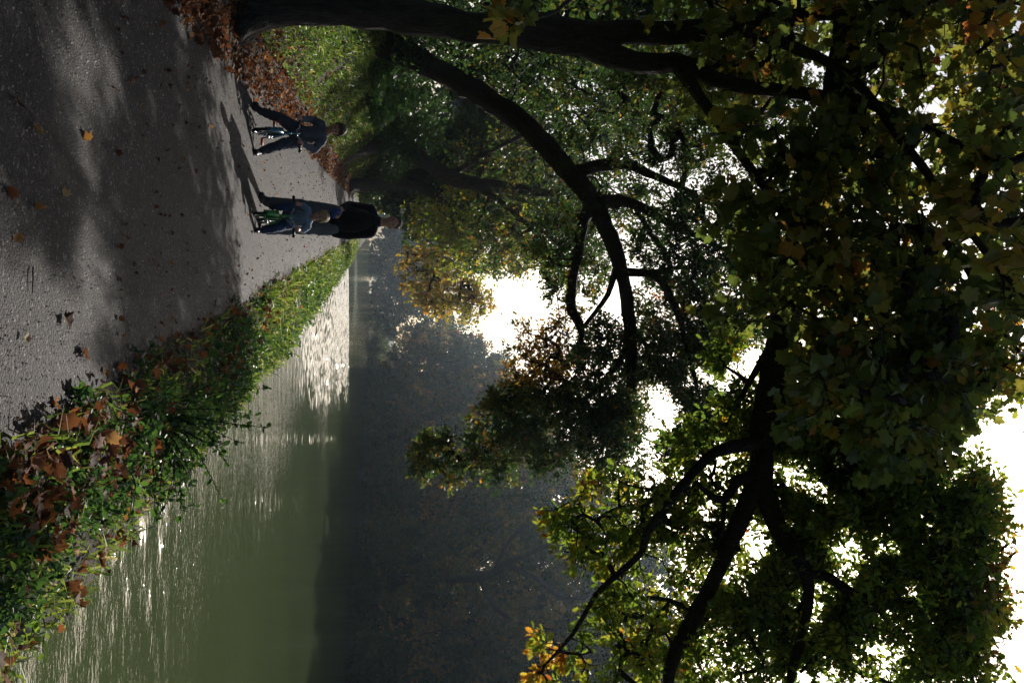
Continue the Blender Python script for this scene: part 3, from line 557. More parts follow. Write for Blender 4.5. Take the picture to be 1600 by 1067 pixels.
# ---- far bank and the end of the canal
FB = 'trees along the far bank of the canal'
far = [(31.5, 44, 19, 6.5), (33, 53, 23, 7), (32, 63, 26, 7.5), (33, 74, 28, 8), (34, 86, 28, 8), (33, 99, 28, 8.5), (34, 113, 28, 9), (33, 128, 28, 9), (34, 146, 29, 10), (33, 165, 29, 10), (33, 186, 29, 11), (39, 62, 25, 8), (34, 34, 20, 7)]
fl = ['shaded tree nearest the right end of the far bank', 'second tall dark tree of the far bank, beside the nearest', 'broad dark far bank tree with bare crooked limbs near its top', 'tall brownish dark tree on the far bank under the bright oak leaves',
      'far bank tree seen beneath the forked oak limb', 'dark tree on the far bank behind the dangling leafy twigs', 'far bank tree right of the drooping branch tip', 'hazy dark tree behind the drooping leafy branch tip', 'hazy tree on the far bank left of the drooping branch tip',
      'blue hazed tree on the far bank beside the gold leaves', 'blue hazed tree on the far bank behind the gold leaves', 'tall tree in the second row of the far bank', 'shaded far bank tree beyond the right frame edge']
CROOK = [[(700, 905, 60, 7), (760, 900, 55, 6), (790, 880, 53, 5), (830, 862, 52, 4), (870, 850, 52, 3), (930, 845, 52, 2)], [(770, 895, 54, 4), (800, 840, 52, 3.5), (835, 815, 52, 3), (880, 810, 52, 2)], [(790, 880, 53, 4), (840, 905, 52, 3.5), (880, 935, 52, 3), (930, 930, 52, 2)], [(750, 905, 56, 4), (775, 950, 53, 3.5), (820, 975, 52, 2.5), (880, 985, 52, 1.5)]]
for k, ((a, b, H, Wd), lab) in enumerate(zip(far, fl)):
    x, y = xy(a, b)
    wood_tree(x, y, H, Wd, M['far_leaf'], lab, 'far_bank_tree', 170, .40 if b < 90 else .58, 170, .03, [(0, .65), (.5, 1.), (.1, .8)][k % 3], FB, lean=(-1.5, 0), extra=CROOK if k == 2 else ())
END = 'hazy trees closing the end of the canal'
for (a, b, H, Wd), lab in zip([(-4, 215, 26, 12), (9, 222, 25, 12), (22, 215, 27, 12), (-9, 120, 20, 7), (-10, 160, 24, 9), (-8, 88, 15, 5), (-16, 200, 26, 12)],
                              ['blue hazed tree at the end of the canal behind the man', 'middle tree of the row closing the canal', 'right tree of the row closing the canal', 'hazy tree on the left bank beyond the slender trunk', 'taller hazy tree far along the left bank', 'hazed green tree of the left bank where the path ends', 'leftmost hazy tree at the canal end']):
    x, y = xy(a, b)
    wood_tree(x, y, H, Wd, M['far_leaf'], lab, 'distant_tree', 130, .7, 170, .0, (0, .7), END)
# shrubs trailing into the water along the far bank
def bush(name, label, x, y, rx, ry, h, n, size, lm, tints, group=None, stems=7, tmpl=T_OVAL, z0=None):
    z0 = G(x, y) if z0 is None else z0; root = empty(name, (x, y, z0), label, 'bush', group); g = Geo(); f = Geo()
    for k in range(stems):
        d = rdir(1, .9)[0]; e = np.array([x, y, z0]) + d * [rx, ry, h] * .8
        g.tube([(x, y, z0 - .1), ((x + e[0]) / 2 + rng.normal() * .05, (y + e[1]) / 2, z0 + .55 * (e[2] - z0)), e], [h * .02, h * .012, h * .005], 5)
    u = rdir(n, .2) * (rng.uniform(.15, 1, n) ** .4)[:, None]; u[:, 2] = np.abs(u[:, 2]) if h < 3 else u[:, 2] * .5 + .5
    lump = 1 + .22 * np.sin(5 * u[:, :1] + x) * np.cos(4 * u[:, 1:2] + y) + .12 * np.sin(9 * u[:, 2:3])
    p = np.array([x, y, z0]) + u * lump * [rx, ry, h]
    cl = .5 + .5 * np.sin(p[:, 0] * 2.3 + 1.1 * p[:, 2]) * np.sin(p[:, 1] * 1.7)
    leaves(f, p, rdir(n), rdir(n, .6), size * rng.uniform(.6, 1.3, n), np.clip(tints[0] + (tints[1] - tints[0]) * (cl * .5 + rng.random(n) * .5), 0, 1), tmpl)
    g.build('stem', M['bark'], root, smooth=True); f.build('foliage', lm, root); localise(root); return root
seq = ['nearest', 'second', 'third', 'fourth', 'fifth', 'sixth', 'seventh', 'eighth', 'ninth', 'tenth', 'eleventh', 'twelfth']
for k in range(12):
    b = 32 + k * 9 + k * k * .55; x, y = xy(29.2 + .5 * math.sin(k * 2.1), b)
    bush('waterside_bush', f'dark bush trailing in the water of the far bank, {seq[k]} from the right', x, y, 2.6, 4.2 + k * .5, 4.2 + 2.4 * math.sin(k * 1.7), 2800, .34 + k * .015, M['far_leaf'], [(0, .4), (.3, .8), (.1, .6)][k % 3], 'bushes along the far waterline', 6, z0=WZ - .1)

for k in range(11):
    b = 40 + k * 13; x, y = xy(34 + 1.5 * math.sin(k * 3.3), b)
    bush('understorey_bush', f'tall dark bush between the trunks of the far bank wood, {seq[k]} from the right', x, y, 4.2, 7.5, 7.5, 2600, .5, M['far_leaf'], [(0, .5), (.3, .9)][k % 2], 'understorey of the far bank wood', 6)
BH = 'unseen trees added to shade the path'  # out-of-view trees added to keep skylight off the path
for x, y, H, Wd, lab in ((-4.2, -4.5, 14, 5.2, 'unseen leafy tree added for shade, left of the path just behind the camera'), (-5.6, -14, 15, 6, 'unseen leafy tree added for shade, left of the path farther behind the camera'), (-10.5, 1.0, 13, 4.2, 'unseen leafy tree added for shade on the bank left of the camera'), (-12, 9, 12, 3.6, 'unseen leafy tree added for shade on the bank left of the plane tree')):
    wood_tree(x, y, H, Wd, M['dark_leaf'], lab, 'unseen_shade_tree', 110, .24, 120, .25, (0, .7), BH)
# ---- left bank undergrowth
for (X, Y, d, r, h, lab, lm, ti) in ((640, 128, 23, 1.15, 1.5, 'glossy ivy bush on top of the left bank, between the straight and the leaning trunk', 'weed', (0, .45)), (600, 90, 20, .9, .6, 'low ivy bush at the brow of the grassy slope', 'weed', (0, .6)),
                                     (640, 215, 36, 1.6, 1.9, 'leafy thicket behind the child, left of the slim tree', 'dark_leaf', (.1, .7)), (610, 262, 43, 1.3, 1.7, 'thicket right of the slim tree with the dark foot', 'dark_leaf', (.1, .7)),
                                     (730, 20, 18, 1.6, 2.0, 'dark undergrowth right behind the straight plane trunk', 'dark_leaf', (0, .5)), (700, 180, 30, 1.8, 2.2, 'dark green thicket below the leaning trunk', 'dark_leaf', (0, .5)),
                                     (590, 292, 52, 1.6, 1.6, 'small thicket at the vanishing point of the path', 'dark_leaf', (.2, .8))):
    p = P(X, Y, d); bush('thicket', lab, p[0], p[1], r, r * 1.1, h, 5200, .10 if d < 21 else .14, M[lm], ti, 'undergrowth of the left bank', 9)

# ------------------------------------------------------------------ ground cover
def scatter_ab(n, a0, a1, b0, b1, bp=1.):
    a = rng.uniform(a0, a1, n); b = b0 + (b1 - b0) * rng.random(n) ** bp; return a, b
def tonp(a, b, dz=0.): 
    x, y = xy(a, b); return np.stack([x, y, gz(a, b) + dz], -1)
def grass(g, a, b, h, tint, lean=.35, wd=.006):
    n = len(a); p = tonp(a, b, -.01); d = rdir(n, 1.6); d = unit(d); h = h * rng.uniform(.5, 1.4, n); side = unit(np.cross(d, rdir(n))); wd = wd * (1 + np.hypot(p[:, 0], p[:, 1]) * .07)
    hz = rng.normal(size=(n, 3)); hz[:, 2] = -.3; hz = unit(hz)
    m1 = p + d * h[:, None] * .55; tip = p + d * h[:, None] * .8 + hz * h[:, None] * rng.uniform(.15, .7, n)[:, None]
    w_ = (side * wd[:, None]); v = np.stack([p - w_, p + w_, m1 + w_ * .8, m1 - w_ * .8, tip], 1)
    base = np.array([0, 1, 2, 3, 3, 2, 4]); lo = (np.arange(n)[:, None] * 5 + base).ravel(); g.add(v, lo, np.tile([4, 3], n), np.repeat(tint, 5))
def clumpy(a, b, s=1.1): return .5 + .5 * np.sin(a * 3.1 * s + 2 * np.sin(b * 1.3 * s)) * np.sin(b * 2.3 * s + 1.7 * np.sin(a * 2.1 * s))
g = Geo()
a, b = scatter_ab(80000, -6.5, PL - .5, 8.0, 45, 1.25); k = clumpy(a, b) > .12; a, b = a[k], b[k]; e = PL - a; h = .10 + .16 * sm((e - .6) / 1.2)
grass(g, a, b, h, np.clip(rng.normal(.22, .2, len(a)) - .14 * (b < 20) + .30 * (clumpy(b, a) - .4) + (rng.random(len(a)) < .12) * .7, 0, 1))  # nearer slope gets a darker tint, standing in for shade on the grass
a, b = scatter_ab(50000, .9, 2.45, 3.2, 60, 1.7); k = rng.random(len(a)) < np.where(b > 11, .95, .35) * (.4 + .6 * clumpy(a, b)); a, b = a[k], b[k]
grass(g, a, b, np.where(b > 11, .26, .15) * (.35 + 1.1 * clumpy(a * 1.3, b * 1.7)), np.clip(rng.normal(.45, .25, len(a)) + .4 * (clumpy(b, a * 2) - .4), 0, 1))
a, b = scatter_ab(9000, -7, PL - .2, 45, 120, 1.2); grass(g, a, b, np.full(len(a), .35), np.clip(rng.normal(.45, .2, len(a)), 0, 1))
o = g.build('grass', M['grass']); tag(o, 'green grass tufts growing on both canal banks', 'grass', kind='stuff')
# weeds of the right bank
g = Geo()
def herb(a, b, n, hmax, size, sp, tint, up=.5):
    base = tonp(np.array([a]), np.array([b]))[0]
    for s_ in range(max(2, n // 7)):
        d = rdir(1, .9)[0]; L = hmax * rng.uniform(.5, 1.2); e = base + d * L; mid = base + d * L * .5 + [0, 0, L * .12]
        g.tube([base, mid, e], [.003, .0025, .001], 3, caps=False, tint=.2)
        m_ = 7; t_ = rng.uniform(.25, 1.05, m_)[:, None]; pos = np.where(t_ < .5, base + (mid - base) * t_ * 2, mid + (e - mid) * (t_ - .5) * 2)
        leaves(g, pos, unit(rng.normal(size=(m_, 3)) + d * .3), rdir(m_, up, .8), size * rng.uniform(.5, 1.2, m_), np.clip(tint + rng.normal(size=m_) * .15, 0, 1), T_OVAL if rng.random() < .6 else T_LONG)
for k in range(1400):
    b = 3.2 + 20 * rng.random() ** 1.7; lo = .88 + .07 * math.sin(b * 2) + .10 * math.sin(b * 5.3 + 1); a = lo + (.62 + .85 * min(1, max(0, b - 3) / 7)) * (.86 + .2 * math.sin(b * 3.1) * math.sin(b * 1.3)) * rng.random() ** .8
    if a < 1.1 and rng.random() < .35: continue
    herb(a, b, rng.integers(12, 26), (.09 + .13 * min(1, (a - lo) / .8)), .028 + .02 * rng.random() + b * .0012, .1, rng.uniform(.0, .4))
for k in range(700):
    b = 16 + 40 * rng.random() ** 1.3; a = 1.15 + 1.4 * rng.random(); herb(a, b, 14, .28, .09, .1, rng.uniform(.3, .9))
for k in range(120):
    b = 9 + 22 * rng.random(); a = PL - .9 - 3.5 * rng.random(); herb(a, b, 14, .22, .07, .1, rng.uniform(.2, .8))
o = g.build('weeds', M['weed']); tag(o, 'low leafy weeds covering the canal bank beside the path', 'weeds', kind='stuff')
# leaf litter
ang = np.linspace(-PI, PI, 15)[:-1]; rr_ = np.array([.34, .58, .55, .80, .62, .92, .66, 1., .64, .90, .60, .82, .52, .60])
def litter(g, p, size, tint, curl=.95, flat=.9):
    n = len(p); d = rdir(n); d[:, 2] *= .35; d = unit(d); nr = rdir(n, flat, .6); wv = unit(np.cross(nr, d)); nn = np.cross(d, wv)
    u = np.concatenate([[0], rr_ * np.cos(ang)]) * .5; s = np.concatenate([[0], rr_ * np.sin(ang)]) * .5
    c1 = rng.uniform(-.3, 1.3, n) * curl; c2 = rng.uniform(-.4, 1.2, n) * curl; ph = rng.uniform(0, 6, n)
    h = c1[:, None] * (u ** 2)[None] * 1.6 + c2[:, None] * (s ** 2)[None] * 2.2 + .06 * np.sin(9 * u[None] + ph[:, None]) * np.cos(7 * s)[None]
    pt = p[:, None] + size[:, None, None] * (u[None, :, None] * d[:, None] + s[None, :, None] * wv[:, None] + h[..., None] * nn[:, None])
    m_ = len(rr_); tri = np.stack([np.zeros(m_, int), 1 + np.arange(m_), 1 + (np.arange(m_) + 1) % m_], -1).ravel(); K = m_ + 1
    g.add(pt, (np.arange(n)[:, None] * K + tri).ravel(), np.full(n * m_, 3), np.repeat(tint, K))
g = Geo()
a, b = scatter_ab(22000, PL - 2.4, PL + .22, 3, 48, 1.6); w_ = np.exp(-((a - (PL - .15)) / .42) ** 2); k = rng.random(len(a)) < np.maximum(w_, .10) * (.35 + .8 * clumpy(a, b * .7)); a, b = a[k], b[k]
litter(g, tonp(a, b, rng.uniform(.005, .07, len(a))), rng.uniform(.05, .12, len(a)), np.clip(rng.normal(.32, .22, len(a)), 0, 1))
a, b = scatter_ab(3600, .88, 2.3, 3.2, 16, 1.8); k = rng.random(len(a)) < 1.5 * clumpy(a * 1.4, b * 1.6) ** 2 * np.where(b < 6.2, .8, .45) * np.where(a < 1.5, 1, .3); a, b = a[k], b[k]
litter(g, tonp(a, b, rng.uniform(.02, .14, len(a))), rng.uniform(.05, .125, len(a)), np.clip(rng.normal(.30, .24, len(a)), 0, 1))
a, b = scatter_ab(420, PR - .08, 1.15, 3.2, 30, 1.4); litter(g, tonp(a, b, rng.uniform(.005, .02, len(a))), rng.uniform(.04, .09, len(a)), np.clip(rng.normal(.45, .25, len(a)), 0, 1))
a, b = scatter_ab(800, PL, PR, 5, 45, 1.2); litter(g, tonp(a, b, .03), rng.uniform(.03, .06, len(a)), np.clip(rng.normal(.3, .2, len(a)), 0, 1))
o = g.build('leaf_litter', M['litter']); tag(o, 'brown and orange fallen leaves heaped along both edges of the path', 'fallen leaves', kind='stuff')
g = Geo()
a, b = scatter_ab(26000, PL - 2.6, PL + .15, 3, 40, 1.5); e_ = PL - a; k = rng.random(len(a)) < np.clip(1.1 - e_ / 2.2, .15, 1); a, b = a[k], b[k]; p = tonp(a, b, rng.uniform(.004, .03, len(a)))
leaves(g, p, rdir(len(a)) * [1, 1, .3], rdir(len(a), 1.4), rng.uniform(.03, .07, len(a)), np.clip(rng.normal(.22, .2, len(a)), 0, 1), T_OVAL, .4)
o = g.build('leaf_crumbs', M['litter']); tag(o, 'small dark broken leaves under the litter of the left verge', 'fallen leaves', kind='stuff')
g = Geo(); a, b = scatter_ab(30000, 29.2, 52, 28, 235, 1.3); p = tonp(a, b, rng.uniform(.05, 1.1, len(a)))
leaves(g, p, rdir(len(a)), rdir(len(a), .7), rng.uniform(.35, .8, len(a)), np.clip(rng.normal(.35, .3, len(a)), 0, 1), T_OVAL)
o = g.build('undergrowth', M['far_leaf']); tag(o, 'dark undergrowth covering the slope of the far bank', 'undergrowth', kind='stuff')
# grit on the path
g = Geo(); nG = 9000; a, b = scatter_ab(nG, PL, PR, 3.2, 30, 1.9); p = tonp(a, b, .022); s_ = rng.uniform(.002, .007, nG) * (1 + b * .05)
tet = np.array([[1, 0, -.4], [-.5, .87, -.4], [-.5, -.87, -.4], [0, 0, .8]]); v = p[:, None] + tet[None] * s_[:, None, None] * rng.uniform(.6, 1.4, (nG, 4, 1))
g.add(v, (np.arange(nG)[:, None] * 4 + np.array([0, 1, 3, 1, 2, 3, 2, 0, 3])).ravel(), np.full(nG * 3, 3), np.repeat(rng.random(nG), 4))
o = g.build('grit', leafmat('grit', [(0, (.03, .02, .015)), (.6, (.10, .085, .07)), (1, (.45, .40, .35))], 0, 1, .8)); tag(o, 'small stones and bits of leaf strewn on the path', 'grit', kind='stuff')
# single leaves one can point to
single = [((105, 497), .11, .12, 'large dark brown curled leaf on the right half of the path'), ((135, 550), .10, .5, 'rusty leaf curled up near the right edge of the path'), ((62, 325), .085, .82, 'yellow brown leaf near the left of the foreground, beside a brown one'),
          ((137, 216), .075, .85, 'ochre leaf lying upright on the shaded tarmac at left'), ((55, 200), .07, .85, 'small ochre leaf at the left of the foreground'), ((27, 158), .08, .1, 'dark brown leaf at the lower left of the path'),
          ((102, 304), .07, .95, 'pale dry leaf right of the pair of ochre leaves'), ((294, 132), .045, .7, 'small orange leaf in the sunlit band at left'), ((374, 124), .07, .8, 'bright orange leaf at the foot of the litter near the plane trunk'),
          ((18, 295), .08, .3, 'brown crumpled leaf in the lower middle foreground'), ((42, 530), .06, 1., 'almost white dry leaf in the lower right foreground'), ((266, 410), .06, .85, 'lone yellow leaf in the middle of the path'),
          ((330, 199), .05, .9, 'tiny pale leaf in the narrow sunlit band'), ((28, 368), .06, .8, 'small ochre leaf in the bright patch of foreground')]
for (px_, sz, ti, lab) in single:
    r = RGT * ((px_[1] - 533.5) / F) + UPV * ((px_[0] - 800) / F) + FWD; q = CAM + r * ((.035 - CZ) / r[2])
    g = Geo(); litter(g, np.array([[0, 0, .0]]), np.array([sz]), np.array([ti]), .9, .7); o = g.build('fallen_leaf', M['litter']); o.location = q; tag(o, lab, 'leaf', 'single leaves lying on the path')
g = Geo(); r = RGT * ((435 - 533.5) / F) + UPV * ((50 - 800) / F) + FWD; q = CAM + r * ((.03 - CZ) / r[2]); g.tube([(-.05, .01, 0), (0, 0, .004), (.06, .004, 0)], [.003, .003, .002], 5)
o = g.build('twig', M['bark']); o.location = q; tag(o, 'short dark twig lying on the foreground path', 'twig')

# ---- sprig shrubs of the right bank, leaning over the water
def sprig_shrub(label, base, sprigs, size, tint, lm='weed'):
    root = empty('bank_shrub', base, label, 'shrub', 'shrubs leaning over the water'); g = Geo(); f = Geo()
    for pts in sprigs:
        p, r = spline([np.array(q) for q in pts], np.linspace(.006, .002, len(pts)), .04); g.tube(p, r, 5)
        m_ = int(len(p) * 1.2); ii = rng.integers(len(p) // 5, len(p), m_); tv = np.gradient(p, axis=0)[ii]
        leaves(f, p[ii], unit(unit(tv) * .5 + rng.normal(size=(m_, 3)) * .75), rdir(m_, .8, .7), size * rng.uniform(.7, 1.2, m_), np.clip(tint + rng.normal(size=m_) * .15, 0, 1), T_OVAL, .2)
    g.build('stem', M['bark'], root); f.build('foliage', M[lm], root); localise(root)
def gp(a, b, z): x, y = xy(a, b); return (x, y, z)
def spr(X0, Y0, d0, X1, Y1, d1, n_, jit=.25):
    S = []
    for q in range(n_):
        e = P(X1 + rng.normal() * 18, Y1 + rng.normal() * 26, d1 + rng.normal() * .1); s0 = P(X0, Y0, d0); mid = (s0 + e) / 2 + rng.normal(size=3) * .05 + [0, 0, .08]; S.append([s0, mid, e])
    return S
sprig_shrub('dark leafed shrub on the right bank with sprigs hanging out over the water', P(230, 640, 6.2), spr(235, 640, 6.2, 395, 660, 6.4, 4) + spr(235, 640, 6.2, 370, 700, 6.3, 5) + spr(230, 640, 6.2, 320, 720, 6.2, 8) + spr(230, 640, 6.2, 290, 770, 6., 7) + spr(240, 640, 6.4, 410, 600, 6.8, 3) + spr(230, 650, 6., 250, 780, 5.7, 7), .055, .25)
sprig_shrub('bright green sprig at the lower right corner of the bank', P(-10, 900, 4.2), spr(-30, 900, 4.2, 45, 1000, 4.4, 4) + spr(-30, 900, 4.2, 20, 960, 4.3, 5), .06, .9)
sprig_shrub('leafy shrub in the middle of the right bank below the overhanging sprigs', P(130, 720, 5.2), spr(130, 700, 5.2, 210, 790, 5.3, 9) + spr(130, 700, 5.2, 170, 740, 5.2, 8), .055, .45)

# ------------------------------------------------------------------ people
SKIN = solid('skin', (.42, .22, .15), .5, var=.1, vscale=20)
def skinned(g, name, m, parent, vox=.006, it=4, wr=0., ws=9.):
    """melt overlapping solids into one continuous surface"""
    v = np.concatenate(g.v); tmp = g.build('tmp', None); md = tmp.modifiers.new('r', 'REMESH'); md.mode = 'VOXEL'; md.voxel_size = vox; md.use_smooth_shade = True
    s2 = tmp.modifiers.new('s', 'SMOOTH'); s2.factor = .5; s2.iterations = it
    dg = bpy.context.evaluated_depsgraph_get(); me = bpy.data.meshes.new_from_object(tmp.evaluated_get(dg)); me.name = name
    old = tmp.data; bpy.data.objects.remove(tmp); bpy.data.meshes.remove(old)
    if wr:
        n_ = len(me.vertices); co = np.empty(n_ * 3, np.float32); no = np.empty(n_ * 3, np.float32); me.vertices.foreach_get('co', co); me.vertices.foreach_get('normal', no)
        co = co.reshape(-1, 3); no = no.reshape(-1, 3)
        x, y, z = co.T * ws
        f = np.sin(z * 2.1 + 1.9 * np.sin(x * 2.2 + z) + y) * .5 + .35 * np.sin(z * 4.7 + 2.3 * np.sin(x * 3.1 - z * 1.7)) + .3 * np.sin(x * 3.7 + 2 * np.sin(z * 2.9 + y * 3))
        co += no * (f * wr)[:, None]; me.vertices.foreach_set('co', co.ravel())
    me.materials.clear(); me.materials.append(m); me.polygons.foreach_set('use_smooth', np.ones(len(me.polygons), bool)); me.update()
    o = bpy.data.objects.new(name, me); COL.objects.link(o); o.parent = parent; return o
def hand(g, w, d, pn, S=1., curl=.9, side=1):
    """w wrist, d direction of the fingers, pn palm normal"""
    w = np.asarray(w, float); d = unit(np.asarray(d, float)); pn = np.asarray(pn, float); pn = unit(pn - d * (pn @ d)); s = np.cross(d, pn) * side
    R = np.stack([s, d, pn], 1); c = w + d * .045 * S
    g.ball(c, (.040 * S, .050 * S, .017 * S), R); g.cap(w - d * .03 * S, w + d * .02 * S, .026 * S, .025 * S)
    for k, (o_, L) in enumerate(((-.030, .066), (-.010, .078), (.010, .074), (.029, .058))):
        b0 = w + d * .082 * S + s * o_ * S; an = 0; p = [b0 - d * .02 * S, b0]; dd = d
        for q, fr in enumerate((.45, .32, .25)):
            an += curl * (.55 + .12 * q); dv = d * math.cos(an) + pn * math.sin(an); p.append(p[-1] + dv * L * S * fr)
        g.chain(p, [.0105 * S, .0100 * S, .0092 * S, .0085 * S, .0075 * S], 8)
    b0 = w + d * .02 * S - s * .030 * S; dv = unit(d * .6 - s * .7 + pn * .4)
    g.chain([b0, b0 + dv * .035 * S, b0 + dv * .035 * S + unit(d * .9 + pn * .6 - s * .1) * .045 * S], [.014 * S, .012 * S, .009 * S], 8)
def head(g, c, S, R):
    """c centre, S head height; the face looks along -y turned by R"""
    T = lambda p: np.asarray(c) + np.asarray(R) @ (np.array(p, float) * S)
    g.ball(T((0, .03, .10)), (.33 * S, .40 * S, .38 * S), R, 16, 12); g.ball(T((0, -.06, -.12)), (.27 * S, .30 * S, .34 * S), R, 16, 12)
    g.ball(T((0, -.17, -.36)), (.15 * S, .14 * S, .12 * S), R)
    g.cap(T((0, -.36, .02)), T((0, -.43, -.14)), .030 * S, .052 * S, 8); g.ball(T((.045, -.40, -.15)), .03 * S); g.ball(T((-.045, -.40, -.15)), .03 * S)
    g.cap(T((-.16, -.33, .09)), T((.16, -.33, .09)), .035 * S, n=8)
    g.cap(T((-.08, -.355, -.26)), T((.08, -.355, -.26)), .026 * S, n=8); g.cap(T((-.07, -.35, -.295)), T((.07, -.35, -.295)), .028 * S, n=8)
    for q in (-1, 1): g.ball(T((q * .33, .03, -.03)), (.035 * S, .07 * S, .12 * S), R); g.ball(T((q * .15, -.29, -.13)), (.09 * S, .06 * S, .08 * S), R)
def face_bits(c, S, R, parent, hairmat, long_=1., eyem=None):
    T = lambda p: np.asarray(c) + np.asarray(R) @ (np.array(p, float) * S)
    for q in (-1, 1):
        g = Geo(); g.ball(T((q * .145, -.335, .015)), (.05 * S, .03 * S, .028 * S), R); o = g.build('eye', eyem, parent, smooth=True)
    g = Geo(); g.cap(T((-.05, -.375, -.278)), T((.05, -.375, -.278)), .016 * S, n=6); g.build('mouth', MOUTH, parent, smooth=True)
    g = Geo(); g.ball(T((0, .07, .17)), (.36 * S, .40 * S, .37 * S), R, 18, 12); g.ball(T((0, .16, -.02)), (.36 * S, .32 * S, .34 * S * long_), R, 18, 12)
    if long_ > 1.: 
        for q in np.linspace(-.25, .25, 7): g.cap(T((q, -.20, .42)), T((q * 1.25, -.335, .20 + .03 * math.sin(q * 30))), .06 * S, .03 * S, 8)
        for q in (-1, 1): g.cap(T((q * .30, -.08, .25)), T((q * .35, -.06, -.08)), .07 * S, .04 * S, 8)
    o = skinned(g, 'hair', hairmat, parent, .005 if S > .2 else .004, 2, .0025, 60); return o
def yaw(a, tilt=0.): return np.array(Matrix.Rotation(a, 3, 'Z') @ Matrix.Rotation(tilt, 3, 'X'))
EYE = solid('eye', (.03, .02, .015), .2, var=.1); MOUTH = solid('lips', (.22, .08, .06), .5, var=.1)
def cloth(name, col, rough=.9): return solid(name, col, rough, bump=.35, bscale=220, var=.14, vscale=14, spec=.2, sheen=.15)
def shoe(name, c, L, m, sole, parent, dr, W=.045):
    """c: ground point under the heel, dr: horizontal toe direction"""
    g = Geo(); c = np.asarray(c, float); d = unit(np.array([dr[0], dr[1], dr[2] if len(dr) > 2 else 0.], float)); s = unit(np.cross(d, [0, 0, 1])); u = np.cross(s, d)
    R = np.stack([s, d, u], 1)
    g.ball(c + d * L * .28 + u * .045, (W, L * .38, .045), R); g.ball(c + d * L * .66 + u * .032, (W * 1.08, L * .34, .032), R); g.cap(c + u * .05 + d * L * .12, c + u * .10 + d * L * .12, W * .95, W * .8)
    o = skinned(g, name, m, parent, .005, 3); g = Geo(); k = np.arange(20) * 2 * PI / 20
    ring = np.stack([W * 1.12 * np.cos(k) * (1 + .1 * np.sin(k)), L * .5 + L * .53 * np.sin(k)], -1); v = []
    for z in (0, .018): v += [c + s * a_ + d * b_ + u * z for a_, b_ in ring]
    q = np.arange(20); g.add(v, np.concatenate([np.stack([q, (q + 1) % 20, 20 + (q + 1) % 20, 20 + q], -1).ravel(), q[::-1], 20 + q]), np.concatenate([np.full(20, 4), [20, 20]]))
    sb = g.build('sole', sole, o); return o

# man behind the small cyclist (built about his own feet, facing the camera)
DM = 10.95; mx = P(412, 341.5, DM)[0]; root = empty('person', (mx, DM, .02), 'man in a black pullover and grey trousers standing behind the fair haired child', 'person', 'people on the towpath')
g = Geo(); Hc = (.02, -.03, 1.655); RH = yaw(rad(8))
head(g, Hc, .235, RH); g.cap((.01, 0, 1.42), (.015, -.01, 1.58), .062, .058)
g.chain([(0, .01, .95), (0, .02, 1.1), (0, .01, 1.28), (0, .0, 1.38)], [.12, .115, .12, .09]); 
for q in (-1, 1):
    g.chain([(q * .06, .0, 1.42), (q * .15, .0, 1.385)], [.055, .050])
    g.chain([(q * .09, 0, .92), ((-.17 if q < 0 else .12), -.02, .50), ((-.215 if q < 0 else .135), .02, .09)], [.095, .06, .045])
g.chain([(-.155, 0, 1.385), (-.205, .02, 1.11), (-.10, -.16, 1.0)], [.052, .042, .03]); hand(g, (-.10, -.16, 1.0), (.9, -.25, -.15), (.2, -.3, -1.), .98, .8)
g.chain([(.155, 0, 1.385), (.19, .03, 1.10), (.175, -.01, .86)], [.052, .042, .03]); hand(g, (.175, -.01, .86), (-.1, -.1, -1), (-1, 0, 0), .98, .5, -1)
skinned(g, 'body', SKIN, root, .006, 3)
face_bits(Hc, .235, RH, root, solid('short grey brown hair', (.05, .035, .025), .8, bump=.6, bscale=300), .9, EYE)
g = Geo(); g.chain([(0, .01, .93), (0, .02, 1.08), (0, .01, 1.25), (0, .01, 1.37)], [.15, .15, .155, .12]); g.ball((0, .0, 1.12), (.178, .14, .26)); g.ball((0, .01, .98), (.18, .135, .12)); g.cap((0, 0, 1.40), (.01, 0, 1.475), .08, .068)
for q in (-1, 1): g.chain([(q * .06, .005, 1.40), (q * .155, .005, 1.37)], [.078, .068])
g.chain([(-.155, .005, 1.37), (-.21, .025, 1.10), (-.135, -.13, 1.015)], [.066, .054, .044]); g.chain([(.155, .005, 1.37), (.195, .03, 1.10), (.182, -.0, .915)], [.066, .054, .046])
skinned(g, 'pullover', cloth('black wool', (.008, .008, .009)), root, .007, 4, .005, 7.)
g = Geo(); g.ball((0, .01, .93), (.168, .125, .14))
for q in (-1, 1): g.chain([(q * .09, .0, .90), ((-.17 if q < 0 else .12), -.02, .50), ((-.218 if q < 0 else .137), .01, .085)], [.115, .085, .070])
skinned(g, 'trousers', cloth('grey cotton', (.10, .105, .115)), root, .007, 4, .006, 9.)
SH = solid('dark shoe', (.012, .012, .014), .5); SOLE = solid('rubber sole', (.03, .03, .03), .7)
shoe('shoe', (-.225, .04, 0), .27, SH, SOLE, root, (-.15, -1)); shoe('shoe', (.14, .04, 0), .27, SH, SOLE, root, (.15, -1))
root.rotation_euler = (0, 0, rad(-4))
g = Geo(); g.ball((0, 0, 0), (.05, .035, .05)); g.ball((-.035, -.01, .02), (.035, .03, .04)); g.ball((.03, 0, -.035), (.035, .03, .035)); g.cap((-.05, 0, -.02), (-.03, 0, -.07), .02, .012)
o = skinned(g, 'blue_cloth', cloth('blue cloth', (.03, .07, .22)), None, .005, 3, .004, 40.); o.location = (mx - .055, DM - .205, .965); tag(o, 'crumpled blue cloth held in the hand of the man in black', 'cloth')

